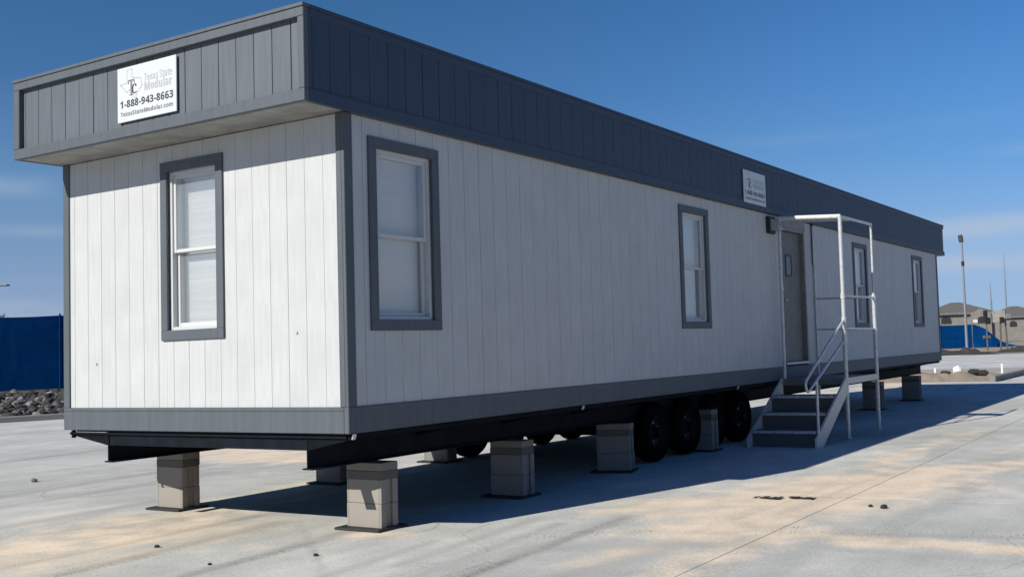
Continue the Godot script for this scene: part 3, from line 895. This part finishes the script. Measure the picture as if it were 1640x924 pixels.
# ------------------------------------------------------------------ entry steps
func build_steps() -> void:
	var base := Vector3(0.58, 0, -8.4)
	var t := thing("entry_steps", "galvanised entry steps with small landing, tall posts and looped handrail at the door", "steps", base)
	var O := -base
	var st := begin(); span(st, Vector3(0.07, 0.80, -9.9), Vector3(1.03, 0.862, -8.42), 0.005); part("landing", st, M.deck, t, O)
	st = begin(); span(st, Vector3(1.031, 0.775, -9.92), Vector3(1.062, 0.868, -8.40), 0.004); part("edge_board", st, M.stringer, t, O)
	st = begin(); span(st, Vector3(0.07, 0.77, -8.419), Vector3(1.03, 0.866, -8.40), 0.003); part("edge_board", st, M.deck, t, O)
	# posts
	var posts := [
		[[Vector3(0.10, 0.862, -8.44), Vector3(0.10, 3.25, -8.46)], 0.024], [[Vector3(0.10, 0.0, -9.86), Vector3(0.10, 3.25, -9.86)], 0.016],
		[[Vector3(1.045, 0.0, -8.43), Vector3(1.055, 3.19, -8.43)], 0.030], [[Vector3(1.045, 0.0, -9.88), Vector3(1.05, 2.09, -9.885)], 0.030]]
	for p: Array in posts:
		st = begin(); path_tube(st, p[0], p[1], 14)
		if p[0][0].y == 0.0 and p[1] > 0.02:
			span(st, p[0][0] + Vector3(-0.05, 0.0, -0.05), p[0][0] + Vector3(0.05, 0.008, 0.05), 0.002)
		part("post", st, M.galv, t, O)
	st = begin(); tube(st, Vector3(1.05, 2.02, -9.885), Vector3(1.055, 3.2, -9.89), 0.019, 0.019, 12); part("upper_post", st, M.galv, t, O)
	# collars where rails meet posts
	for v: Array in [[1.05, 2.05, -9.885], [1.05, 1.56, -9.883], [1.05, 2.04, -8.43], [1.05, 1.70, -8.43], [1.05, 1.42, -8.43]]:
		st = begin(); tube(st, Vector3(v[0], v[1] - 0.035, v[2]), Vector3(v[0], v[1] + 0.035, v[2]), 0.038, 0.038, 14); part("collar", st, M.galv, t, O)
	# rails
	var rails := [
		[Vector3(0.10, 2.08, -9.86), Vector3(1.05, 2.06, -9.885)], [Vector3(0.10, 1.59, -9.86), Vector3(1.05, 1.56, -9.885)],
		[Vector3(1.05, 2.04, -8.43), Vector3(1.05, 2.05, -9.885)], [Vector3(1.05, 1.57, -8.43), Vector3(1.05, 1.56, -9.885)]]
	for r: Array in rails:
		st = begin(); path_tube(st, r, 0.0155); part("rail", st, M.galv, t, O)
	# header over the landing
	st = begin(); path_tube(st, [Vector3(0.10, 3.25, -8.46), Vector3(1.055, 3.19, -8.43)], 0.034, 14); part("header", st, M.white_steel, t, O)
	st = begin()
	prism(st, [Vector3(0.10, 3.222, -8.47), Vector3(1.05, 3.162, -8.47), Vector3(1.05, 3.162, -8.86), Vector3(0.10, 3.222, -8.86)], Vector3(0, 0.008, 0))
	part("header_plate", st, M.galv, t, O)
	st = begin(); path_tube(st, [Vector3(1.055, 3.19, -8.43), Vector3(1.055, 3.2, -9.89)], 0.022, 12); part("header", st, M.galv, t, O)
	# stair flight
	for x: float in [0.085, 1.035]:
		st = begin()
		prism(st, [Vector3(x, 0.88, -8.395), Vector3(x, 0.64, -8.395), Vector3(x, 0.0, -7.35), Vector3(x, 0.0, -7.10), Vector3(x, 0.12, -7.10)], Vector3(0.03 if x > 0.5 else -0.03, 0, 0))
		part("stringer", st, M.stringer, t, O)
	for k in 3:
		var y := 0.215 * (k + 1)
		var z := -7.2 - 0.36 * k
		st = begin(); span(st, Vector3(0.087, y - 0.03, z - 0.40), Vector3(1.033, y, z), 0.004); part("tread", st, M.deck, t, O)
		st = begin(); span(st, Vector3(0.10, y - 0.034, z + 0.0005), Vector3(1.02, y + 0.003, z + 0.006), 0.002); part("nosing", st, M.galv, t, O)
		st = begin(); span(st, Vector3(0.087, y - 0.215, z - 0.03), Vector3(1.033, y - 0.031, z - 0.022)); part("riser", st, M.riser, t, O)
	# looped handrail on the outer side
	st = begin()
	var pts := [Vector3(1.05, 1.70, -8.43), Vector3(1.05, 1.40, -7.80), Vector3(1.05, 0.915, -6.86)]
	var dn := Vector3(0, -0.459, 0.889)
	var pp := Vector3(0, -0.889, -0.459)
	var e0: Vector3 = pts[-1]
	for i in range(1, 9):
		var a := PI * i / 8.0
		pts.append(e0 + pp * 0.085 * (1.0 - cos(a)) + dn * 0.085 * sin(a))
	pts.append(Vector3(1.05, 1.42, -8.43))
	path_tube(st, pts, 0.018, 12)
	part("handrail", st, M.galv, t, O)
	st = begin(); path_tube(st, [Vector3(1.05, 0.0, -7.2), Vector3(1.05, 0.86, -7.22)], 0.02, 12); part("handrail_post", st, M.galv, t, O)

# ------------------------------------------------------------------ far surroundings
func kerb(called: String, a: Vector2, b: Vector2, w: float, h: float, m: Material) -> void:
	var st := begin()
	var d := (b - a)
	var bs := Basis(Vector3.UP, atan2(-d.y, d.x))
	cbox(st, Vector3((a.x + b.x) * 0.5, h * 0.5 - 0.03, (a.y + b.y) * 0.5), Vector3(d.length(), h + 0.06, w), 0.025, bs)
	var o := part(called, st, m, self)
	setting(o)

func mound(called: String, a: Vector2, b: Vector2, w: float, h: float, m: Material, sd: int, ragged := 0.6) -> MeshInstance3D:
	# a low heap between a and b with an uneven top
	var nz := FastNoiseLite.new()
	nz.seed = sd
	nz.frequency = 0.5
	var st := begin()
	var n := 28
	var k := 10
	var d := b - a
	var nn := Vector2(-d.y, d.x).normalized()
	var pt := func(i: int, j: int) -> Vector3:
		var s := float(i) / n
		var q := float(j) / k * 2.0 - 1.0
		var p := a + d * s + nn * q * w
		var f := (1.0 - q * q) * minf(1.0, minf(s, 1.0 - s) * 6.0)
		return Vector3(p.x, f * h * (1.0 + ragged * 2.0 * nz.get_noise_2d(p.x, p.y) + ragged * nz.get_noise_2d(p.x * 4.0, p.y * 4.0)) - 0.012, p.y)
	for i in n:
		for j in k:
			var q := [pt.call(i, j), pt.call(i + 1, j), pt.call(i + 1, j + 1), pt.call(i, j + 1)]
			for tr: Array in [[0, 1, 2], [0, 2, 3]]:
				var nr: Vector3 = (q[tr[1]] - q[tr[0]]).cross(q[tr[2]] - q[tr[0]])
				if nr.y < 0.0:
					nr = -nr
				tri(st, q[tr[0]], q[tr[1]], q[tr[2]], nr.normalized())
	return part(called, st, m, self)

func fence(label: String, pts: Array, h: float, y0: float, bays: int) -> void:
	# posts and wind-ruffled screen cloth, one panel per bay
	var a: Vector2 = pts[0]
	var b: Vector2 = pts[1]
	var mid := (a + b) * 0.5
	var t := thing("screen_fence", label, "fence", Vector3(mid.x, y0, mid.y))
	var O := Vector3(-mid.x, 0, -mid.y)
	var nz := FastNoiseLite.new()
	nz.seed = int(a.x * 7.0)
	nz.frequency = 0.9
	var d := (b - a) / bays
	var nn := Vector2(-d.y, d.x).normalized()
	for k in bays:
		var st := begin()
		var p0 := a + d * k
		var n := 14
		var pt := func(i: int, j: int) -> Vector3:
			var s := float(i) / n
			var v := float(j) / 8.0
			var p := p0 + d * s
			var off := 0.02 * nz.get_noise_2d(p.x * 1.3 + v * 0.7, p.y * 1.3 + v) * sin(PI * clampf(s, 0, 1))
			return Vector3(p.x + nn.x * off, 0.03 + (h - 0.03 - 0.05 * sin(PI * s)) * v, p.y + nn.y * off)
		for i in n:
			for j in 8:
				var q := [pt.call(i, j), pt.call(i + 1, j), pt.call(i + 1, j + 1), pt.call(i, j + 1)]
				var nr: Vector3 = (q[2] - q[0]).cross(q[3] - q[1]).normalized()
				poly(st, q, nr)
		part("screen_panel", st, M.tarp, t, O)
	for k in bays + 1:
		var st := begin()
		var p := a + d * k
		tube(st, Vector3(p.x, 0, p.y) + Vector3(nn.x, 0, nn.y) * 0.04, Vector3(p.x, h + 0.06, p.y) + Vector3(nn.x, 0, nn.y) * 0.04, 0.03, 0.03, 8)
		part("post", st, M.tarp, t, O)

func bare_tree(label: String, at: Vector3, h: float, sd: int) -> void:
	var t := thing("bare_tree", label, "tree", at, 0.0, "bare trees beyond the left fence")
	var r := RandomNumberGenerator.new()
	r.seed = sd
	var st := begin()
	tube(st, Vector3.ZERO, Vector3(0, h * 0.42, 0), 0.13, 0.09, 8)
	part("trunk", st, M.bark, t)
	st = begin()
	var grow := [[Vector3(0, h * 0.4, 0), Vector3(0, 1, 0), h * 0.2, 0.08, 0]]
	while grow.size() > 0:
		var g: Array = grow.pop_back()
		var e: Vector3 = g[0] + g[1] * g[2]
		tube(st, g[0], e, g[3], g[3] * 0.65, 5, false)
		if g[4] < 5:
			for i in 3:
				var dir: Vector3 = (g[1] + Vector3(r.randf_range(-1, 1), r.randf_range(-0.2, 0.6), r.randf_range(-1, 1)) * 0.75).normalized()
				grow.append([e, dir, g[2] * r.randf_range(0.55, 0.85), maxf(g[3] * 0.6, 0.012), g[4] + 1])
	part("crown", st, M.bark, t)

func leafy_tree(label: String, at: Vector3, h: float, rad: float, sd: int) -> void:
	var t := thing("tree", label, "tree", at, 0.0, "")
	var r := RandomNumberGenerator.new()
	r.seed = sd
	var st := begin()
	tube(st, Vector3.ZERO, Vector3(0, h * 0.5, 0), 0.22, 0.12, 8)
	for i in 6:
		var a := TAU * i / 6.0
		tube(st, Vector3(0, h * 0.35, 0), Vector3(cos(a) * rad * 0.6, h * r.randf_range(0.55, 0.8), sin(a) * rad * 0.6), 0.08, 0.03, 6)
	part("trunk", st, M.bark, t)
	st = begin()
	var clumps := []
	for i in 26:
		var d := Vector3(r.randf_range(-1, 1), r.randf_range(-1, 1), r.randf_range(-1, 1))
		clumps.append(Vector3(0, h * 0.6, 0) + d.normalized() * Vector3(rad, h * 0.36, rad) * r.randf_range(0.35, 0.95))
	for c: Vector3 in clumps:
		for i in 90:
			var p := c + Vector3(r.randfn(0, 0.3), r.randfn(0, 0.24), r.randfn(0, 0.3)) * rad * 0.6
			var u := Vector3(r.randf_range(-1, 1), r.randf_range(-1, 1), r.randf_range(-1, 1)).normalized() * 0.12
			var v := u.cross(Vector3(r.randf_range(-1, 1), r.randf_range(-1, 1), r.randf_range(-1, 1)).normalized())
			tri(st, p - u, p + u, p + v * 1.6, u.cross(v).normalized())
	part("crown", st, M.foliage, t)

func build_left() -> void:
	# kerb, rubble bank and blue screen fence beyond the lot
	var dir := Vector2(0.45, -0.893)
	var side := Vector2(-0.893, -0.45)     # away from the lot
	var k0 := Vector2(-22.6, -10.0)
	kerb("kerb", k0 - dir * 26.0, k0 + dir * 30.0, 0.18, 0.155, M.kerb)
	var st := begin()
	var a := k0 - dir * 26.0 + side * 0.08
	var b := k0 + dir * 30.0 + side * 0.08
	var prof := [[0.0, -0.04], [0.3, 0.10], [2.0, 0.22], [6.2, 0.52], [7.4, 0.66], [9.0, 0.68], [60.0, 0.66]]
	for i in prof.size() - 1:
		var q := []
		for e: Array in [[a, i], [b, i], [b, i + 1], [a, i + 1]]:
			var p: Vector2 = e[0] + side * prof[e[1]][0]
			q.append(Vector3(p.x, prof[e[1]][1], p.y))
		poly(st, q, (q[1] - q[0]).cross(q[3] - q[0]).normalized() * (1.0 if (q[1] - q[0]).cross(q[3] - q[0]).y > 0.0 else -1.0))
	setting(part("earth_bank", st, M.bank, self))
	# broken rock on the bank: nobody could count it
	var rk := begin()
	rock(rk, Vector3.ZERO, Vector3.ONE, 5, 5, 7, 0.3)
	var mm := MultiMesh.new()
	mm.transform_format = MultiMesh.TRANSFORM_3D
	mm.use_colors = true
	mm.mesh = rk.commit()
	mm.instance_count = 6000
	var r := RandomNumberGenerator.new()
	r.seed = 77
	for i in 6000:
		var s := r.randf_range(-14.0, 14.0)
		var o := r.randf_range(0.35, 7.2)
		var p := k0 + dir * s + side * o
		var y := 0.1 + (o - 0.3) / 7.1 * 0.5
		var sz := 0.03 + 0.13 * pow(r.randf(), 2.2)
		var bs := Basis(Vector3(r.randf(), r.randf(), r.randf()).normalized(), r.randf() * TAU).scaled(Vector3(sz, sz * r.randf_range(0.6, 1.0), sz * r.randf_range(0.7, 1.1)))
		mm.set_instance_transform(i, Transform3D(bs, Vector3(p.x, y + sz * 0.15, p.y)))
		var g := r.randf_range(0.05, 0.20) if r.randf() < 0.36 else r.randf_range(0.012, 0.05)
		mm.set_instance_color(i, Color(g, g * 0.97, g * 0.9))
	var sm := StandardMaterial3D.new()
	sm.vertex_color_use_as_albedo = true
	sm.roughness = 0.95
	var mi := MultiMeshInstance3D.new()
	mi.name = "rubble"
	mi.multimesh = mm
	mi.material_override = sm
	add_child(mi, true)
	setting(mi, "stuff")
	tag(mi, "broken grey rubble heaped behind the kerb below the blue fence", "rubble")
	var f0 := k0 + side * 8.1
	fence("tall blue screen fence above the rubble bank at the left", [f0 - dir * 16.0, f0 + dir * 16.0], 2.52, 0.66, 11)
	bare_tree("bare twiggy tree behind the blue fence at the left picture edge", Vector3(-57.6, 0.6, -27.9), 4.0, 4)
	bare_tree("bare twiggy tree behind the blue fence close to the trailer corner", Vector3(-55.6, 0.6, -28.9), 3.3, 9)
	# street lamp whose head shows at the left edge
	var t := thing("street_lamp", "grey street lamp whose flat head reaches into the left picture edge", "street lamp", Vector3(-58.4, 0.6, -27.3))
	st = begin(); tube(st, Vector3.ZERO, Vector3(0, 5.75, 0), 0.09, 0.06, 10); part("pole", st, M.pole, t)
	st = begin(); tube(st, Vector3(0, 5.7, 0), Vector3(0.95, 5.72, -0.52), 0.035, 0.03, 8); part("arm", st, M.pole, t)
	st = begin(); cbox(st, Vector3(1.25, 5.72, -0.69), Vector3(0.75, 0.1, 0.3), 0.03, Basis(Vector3.UP, 0.5)); part("lamp_head", st, M.pole, t)

func build_house(label: String, at: Vector3, turn: float, w: float, dep: float, eave: float, apex: float, m: Material, arches: Array, pale_wing: bool) -> void:
	var t := thing("house", label, "house", at, turn, "houses on the far side")
	var st := begin(); span(st, Vector3(-w * 0.5, 0, -dep), Vector3(w * 0.5, eave, 0)); part("wall", st, m, t)
	st = begin()
	var e := 0.45
	var p := [Vector3(-w * 0.5 - e, eave, e), Vector3(w * 0.5 + e, eave, e), Vector3(w * 0.5 + e, eave, -dep - e), Vector3(-w * 0.5 - e, eave, -dep - e)]
	var r0 := Vector3(-w * 0.08, apex, -dep * 0.5)
	var r1 := Vector3(w * 0.08, apex, -dep * 0.5)
	for f: Array in [[p[0], p[1], r1, r0], [p[1], p[2], r1], [p[2], p[3], r0, r1], [p[3], p[0], r0]]:
		var nr: Vector3 = (f[1] - f[0]).cross(f[2] - f[0]).normalized()
		poly(st, f, nr if nr.y > 0.0 else -nr)
	poly(st, p, Vector3.DOWN)
	part("roof", st, M.shingle, t)
	st = begin(); ring(st, -w * 0.5 - e, w * 0.5 + e, eave - 0.18, eave - 0.001, 0.15, e - 0.03, e); part("gutter", st, M.house_pale, t)
	if pale_wing:
		st = begin(); span(st, Vector3(w * 0.1, 0, 0.0), Vector3(w * 0.42, eave - 0.3, 0.9))
		prism(st, [Vector3(w * 0.08, eave - 0.3, 0.0), Vector3(w * 0.44, eave - 0.3, 0.0), Vector3(w * 0.26, eave + 0.5, 0.0)], Vector3(0, 0, 0.9)); part("wing", st, M.house_wall, t)
		st = begin(); span(st, Vector3(w * 0.12, eave - 1.5, 0.9), Vector3(w * 0.40, eave - 1.05, 0.94)); part("band", st, M.plastic_white, t)
	for a: Array in arches:
		st = begin()
		var q := []
		for i in 9:
			var g := PI * i / 8.0
			q.append(Vector3(a[0] + cos(g) * a[2], a[1] + sin(g) * a[2] * 0.8, a[3]))
		q.append(Vector3(a[0] - a[2], a[1] - 0.5, a[3]))
		q.append(Vector3(a[0] + a[2], a[1] - 0.5, a[3]))
		prism(st, q, Vector3(0, 0, 0.03))
		part("window", st, M.house_dark, t)

func build_right() -> void:
	# dirt island with kerb
	var m := mound("dirt_mound", Vector2(-6.5, -28.3), Vector2(-0.45, -28.6), 3.0, 0.16, M.soil, 3, 0.6)
	setting(m)
	kerb("kerb", Vector2(-0.3, -25.4), Vector2(-0.3, -44.0), 0.2, 0.17, M.kerb)
	kerb("kerb", Vector2(-8.0, -32.6), Vector2(-0.5, -33.2), 0.2, 0.15, M.kerb)
	strip("gutter", [Vector2(-16, -33.6), Vector2(-0.45, -34.3), Vector2(-0.45, -35.4), Vector2(-16, -34.6)], -0.001, M.asphalt)
	var st := begin(); rock(st, Vector3.ZERO, Vector3(0.15, 0.17, 0.13), 8, 8, 12, 0.15)
	var bag := part("sandbag", st, M.plastic_white, self, Vector3(-1.95, 0.24, -28.2))
	tag(bag, "white filled sandbag lying on the tan dirt mound", "sandbag")
	for k: Array in [[-1.45, -28.4, 0.16], [-1.1, -28.1, 0.12], [-2.3, -28.0, 0.12]]:
		st = begin(); rock(st, Vector3.ZERO, Vector3(k[2] * 1.5, k[2] * 0.8, k[2]), int(-k[0] * 100), 6, 9)
		var lab: String = {-1.45: "largest dark stone just right of the white sandbag", -1.1: "small dark stone farthest right of the sandbag", -2.3: "small dark stone just left of the white sandbag"}[k[0]]
		tag(part("stone", st, M.stone_dark, self, Vector3(k[0], 0.17, k[1])), lab, "stone", "stones on the dirt mound")
	for k: Array in [[-1.32, -32.35, "white marker stake at the kerb right of the dirt mound"], [-2.75, -28.5, "white marker stake beside the far foot of the trailer"]]:
		st = begin(); span(st, Vector3(-0.035, -0.02, -0.02), Vector3(0.035, 0.33, 0.02), 0.005)
		tag(part("marker_stake", st, M.plastic_white, self, Vector3(k[0], 0.0, k[1])), k[2], "stake", "white marker stakes")
	# dark ridges of spoil before the fence
	tag(mound("spoil_ridge", Vector2(-16.0, -63.0), Vector2(-8.6, -69.3), 0.8, 0.34, M.soil_dark, 7, 0.7), "longer dark spoil ridge nearest the trailer, before the blue fence", "spoil heap", "dark ridges of spoil")
	tag(mound("spoil_ridge", Vector2(-9.6, -74.0), Vector2(-4.0, -77.0), 0.9, 0.34, M.soil_dark, 12, 0.7), "dark spoil ridge at the right picture edge before the fence end", "spoil heap", "dark ridges of spoil")
	strip("dirt_strip", [Vector2(-40, -72), Vector2(30, -84), Vector2(30, -112), Vector2(-40, -100)], 0.0, M.soil)
	# blue fence, its cloth fallen at the near end
	fence("blue screen fence far behind the trailer, below the grey roofed house", [Vector2(-34.0, -91.9), Vector2(-17.3, -101.7)], 2.42, 0.0, 6)
	var t := thing("fallen_screen", "blue screen cloth sagging to the ground off the end of the far fence", "screen cloth", Vector3(-17.2, 0, -101.7))
	st = begin()
	var top := [[0.0, 2.42], [0.7, 2.2], [1.45, 1.85], [2.05, 1.25], [2.9, 0.55], [3.8, 0.25], [4.7, 0.04]]
	for i in top.size() - 1:
		for j in 4:
			var q := []
			for e: Array in [[i, j], [i + 1, j], [i + 1, j + 1], [i, j + 1]]:
				var v: float = e[1] / 4.0
				q.append(Vector3(top[e[0]][0] * 0.87, 0.02 + top[e[0]][1] * v, -top[e[0]][0] * 0.49 + (1.0 - v) * 0.5 * minf(1.0, top[e[0]][0]) + 0.12 * sin(e[0] * 2.1 + e[1])))
			poly(st, q, (q[2] - q[0]).cross(q[3] - q[1]).normalized())
	part("cloth", st, M.tarp, t)
	st = begin(); tube(st, Vector3(2.0, 0, -1.1), Vector3(2.0, 1.25, -1.1), 0.03, 0.03, 8); part("post", st, M.tarp_light, t)
	# houses
	build_house("grey hip-roofed house with arched windows behind the blue fence", Vector3(-28.0, 0, -146.5), 0.50, 9.0, 8.0, 4.55, 6.25, M.house_wall, [[-2.6, 3.55, 0.75, 0.02], [2.35, 3.45, 0.62, 0.92]], true)
	build_house("smaller grey roofed house to the right behind the meter rack", Vector3(-24.2, 0, -172.0), 0.45, 8.5, 8.0, 4.1, 5.9, M.house_wall, [[-1.4, 2.9, 0.6, 0.02], [1.6, 2.9, 0.6, 0.02]], false)
	# tall pole with a floodlight head
	t = thing("light_pole", "tall grey light pole with a dark square head beyond the trailer's far end", "light pole", Vector3(-16.65, 0, -96.3))
	st = begin(); tube(st, Vector3.ZERO, Vector3(0.0, 10.6, 0), 0.15, 0.09, 12); part("pole", st, M.pole, t)
	st = begin(); cbox(st, Vector3(-0.08, 10.85, 0), Vector3(0.42, 0.72, 0.3), 0.04, Basis(Vector3.BACK, 0.12)); part("lamp_head", st, M.lamp_black, t)
	st = begin(); tube(st, Vector3(0, 8.15, 0), Vector3(0, 8.6, 0), 0.15, 0.15, 10); part("bracket", st, M.lamp_black, t)
	# slender masts far off
	for k: Array in [[-46.7, -262.2, 14.0, 0.28, "shorter slender mast on the horizon, between light pole and tall mast"], [-43.3, -263.8, 21.4, 0.2, "taller slender mast on the horizon near the right picture edge"]]:
		t = thing("mast", k[4], "mast", Vector3(k[0], 0, k[1]), 0.0, "far slender masts")
		st = begin(); tube(st, Vector3.ZERO, Vector3(0, k[2] * 0.7, 0), k[3], k[3] * 0.8, 8); part("pole", st, M.pole, t)
		st = begin(); tube(st, Vector3(0, k[2] * 0.7, 0), Vector3(0, k[2], 0), k[3] * 0.55, k[3] * 0.3, 8); part("tip", st, M.pole, t)
	# meter rack on two posts
	t = thing("meter_rack", "wooden two-post rack carrying pale and dark electric boxes", "utility rack", Vector3(-10.65, 0, -82.35), 0.52)
	for x: float in [-0.1, 0.36]:
		st = begin(); cbox(st, Vector3(x, 1.65, 0), Vector3(0.13, 3.35, 0.12), 0.015, Basis(Vector3.BACK, 0.03 * signf(x))); part("post", st, M.timber_dark, t)
	st = begin(); span(st, Vector3(-0.75, 2.3, 0.07), Vector3(0.3, 3.3, 0.13), 0.01); part("board", st, M.house_pale, t)
	st = begin(); span(st, Vector3(-0.2, 2.25, 0.14), Vector3(0.14, 2.75, 0.3), 0.02); part("meter_box", st, M.lamp_black, t)
	st = begin(); span(st, Vector3(0.3, 2.6, 0.14), Vector3(0.75, 3.0, 0.3), 0.02); part("meter_box", st, M.pole, t)
	# dark sign on a post left of the rack
	t = thing("post_box", "dark box on a short post left of the meter rack", "utility box", Vector3(-11.75, 0, -81.8), 0.52)
	st = begin(); tube(st, Vector3(0, 0, 0), Vector3(0, 2.3, 0), 0.07, 0.06, 8); part("post", st, M.timber_dark, t)
	st = begin(); span(st, Vector3(-0.22, 2.5, -0.12), Vector3(0.1, 3.35, 0.12), 0.03); part("box", st, M.lamp_black, t)
	st = begin(); span(st, Vector3(-0.1, 2.2, -0.1), Vector3(0.34, 2.75, 0.1), 0.03); part("box", st, M.lamp_black, t)
	st = begin(); span(st, Vector3(-0.35, 1.0, -0.1), Vector3(0.3, 1.25, 0.1), 0.03); part("brace", st, M.timber_dark, t)
	leafy_tree("dark rounded tree at the right picture edge behind the houses", Vector3(-25.3, 0, -182.6), 5.6, 2.5, 5)
	# road and verge far right
	strip("road", [Vector2(-300, -190), Vector2(200, -250), Vector2(200, -300), Vector2(-300, -240)], 0.0, M.asphalt)
	strip("verge", [Vector2(-14, -112), Vector2(200, -160), Vector2(200, -200), Vector2(-14, -140)], 0.0, M.lot)

func build_litter() -> void:
	var cr := begin()
	var rr := RandomNumberGenerator.new()
	rr.seed = 8
	for i in 150:
		var f := rr.randf()
		var z := -1.62 - 0.25 * f + rr.randfn(0.0, 0.09)
		var s := rr.randf_range(0.002, 0.009)
		rock(cr, Vector3(2.7 + 1.9 * f, s * 0.3, z), Vector3(s, s * 0.6, s), i, 3, 5)
	for i in 110:
		var f := rr.randf()
		var s := rr.randf_range(0.002, 0.007)
		rock(cr, Vector3(0.9 + 1.0 * f + rr.randfn(0.0, 0.08), s * 0.3, -0.6 - 0.7 * f + rr.randfn(0.0, 0.06)), Vector3(s, s * 0.6, s), 300 + i, 3, 5)
	var cm := part("dirt_crumbs", cr, M.crumb, self)
	setting(cm, "stuff")
	tag(cm, "small crumbs of dried dirt scraped into rows on the concrete", "dirt")
	var k := 0
	for p: Array in [[-1.51, 0.55, 0.022, "dark pebble before the trailer's left pier"], [-0.49, 0.85, 0.016, "dark pebble nearest the bottom picture edge"], [0.02, 0.36, 0.02, "dark pebble in front of the right corner pier"], [-7.31, -1.78, 0.045, "grey stone on the concrete at the far left"], [3.14, -2.81, 0.022, "left of two pebbles on the sunlit concrete at the right"], [3.27, -2.76, 0.032, "larger flatter right one of two pebbles on the sunlit concrete"]]:
		var st := begin()
		rock(st, Vector3.ZERO, Vector3(p[2], p[2] * 0.6, p[2] * 0.8), 50 + k, 6, 9)
		tag(part("pebble", st, M.stone_dark if k != 3 else M.stone, self, Vector3(p[0], p[2] * 0.4, p[1])), p[3], "pebble", "pebbles on the concrete")
		k += 1
	var n := 0
	for e: Array in [[1.98, 2.22, -3.0, "longer torn dark strip lying on the concrete joint"], [2.3, 2.52, -3.07, "shorter torn dark strip right of the other on the joint"]]:
		var st := begin()
		var r := RandomNumberGenerator.new()
		r.seed = 60 + n
		var x: float = e[0]
		var w := 0.03
		while x < e[1]:
			var dx := 0.03
			var w2 := clampf(w + r.randf_range(-0.02, 0.02), 0.012, 0.06)
			var y := r.randf_range(0.004, 0.014)
			prism(st, [Vector3(x, y, e[2] - w), Vector3(x + dx, y, e[2] - w2), Vector3(x + dx, y, e[2] + w2), Vector3(x, y, e[2] + w)], Vector3(0, 0.004, 0))
			w = w2
			x += dx
		tag(part("torn_strip", st, M.stone_dark, self), e[3], "litter", "torn dark strips")
		n += 1

# ------------------------------------------------------------------
func _ready() -> void:
	rng.seed = 11
	var F := 1633.83
	var cam := Camera3D.new()
	cam.name = "camera"
	cam.near = 0.1
	cam.far = 4000.0
	cam.projection = Camera3D.PROJECTION_FRUSTUM
	cam.size = 0.1 * 924.0 / F
	cam.frustum_offset = Vector2(0.1 * -246.87 / F, 0.1 * 5.27 / F)
	cam.transform = Transform3D(Basis(Vector3.UP, 0.502441) * Basis(Vector3.RIGHT, 0.05205) * Basis(Vector3.BACK, -0.035658), Vector3(5.8735, 1.4287, 5.6268))
	add_child(cam)
	cam.current = true
	var env := Environment.new()
	env.background_mode = Environment.BG_SKY
	var sky := Sky.new()
	var pm := PanoramaSkyMaterial.new()
	pm.panorama = ImageTexture.create_from_image(sky_image())
	sky.sky_material = pm
	env.sky = sky
	env.tonemap_mode = Environment.TONE_MAPPER_LINEAR
	env.tonemap_exposure = 1.25
	env.background_energy_multiplier = 0.80
	env.sdfgi_enabled = true
	env.ssao_enabled = true
	env.ssil_enabled = true
	var we := WorldEnvironment.new()
	we.name = "world_environment"
	we.environment = env
	add_child(we)
	var sun := DirectionalLight3D.new()
	sun.name = "sun"
	sun.light_energy = 1.6
	sun.light_color = Color(1.0, 0.98, 0.945)
	sun.light_angular_distance = 0.5
	sun.shadow_enabled = true
	add_child(sun)
	sun.look_at_from_position(Vector3(-0.40, 1.0, 1.357) * 10.0, Vector3.ZERO)
	make_materials()
	build_ground()
	build_office()
	build_steps()
	var rz := [-0.655, -2.47, -4.40, -6.60, -14.15, -16.95]
	var rl := ["sunlit-fronted pier under the near corner of the long wall", "second block pier along the long wall, behind the corner one", "third block pier along the long wall, just before the wheels", "narrow-looking pier standing between the second and third wheel", "pier behind the landing posts, second from the trailer's far end", "pier nearest the far end of the trailer"]
	for i in rz.size():
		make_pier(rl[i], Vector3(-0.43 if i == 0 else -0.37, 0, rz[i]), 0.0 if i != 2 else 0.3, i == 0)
	var lz := [-0.875, -2.74, -4.75]
	var lll := ["sunlit-fronted pier under the left beam at the short end", "shaded pier on the far beam, seen left of the corner pier", "shaded pier on the far beam, seen right of the corner pier"]
	for i in lz.size():
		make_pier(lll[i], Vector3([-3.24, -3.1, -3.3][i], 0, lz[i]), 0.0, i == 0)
	make_sign("white company sign with state outline and phone number on the short sunlit fascia", Vector3(-1.8135, 3.445, 0.4165 - 0.03), 0.0)
	make_sign("shaded white company sign on the long fascia above the door", Vector3(0.048, 3.386, -7.705), PI * 0.5)
	build_left()
	build_right()
	build_litter()
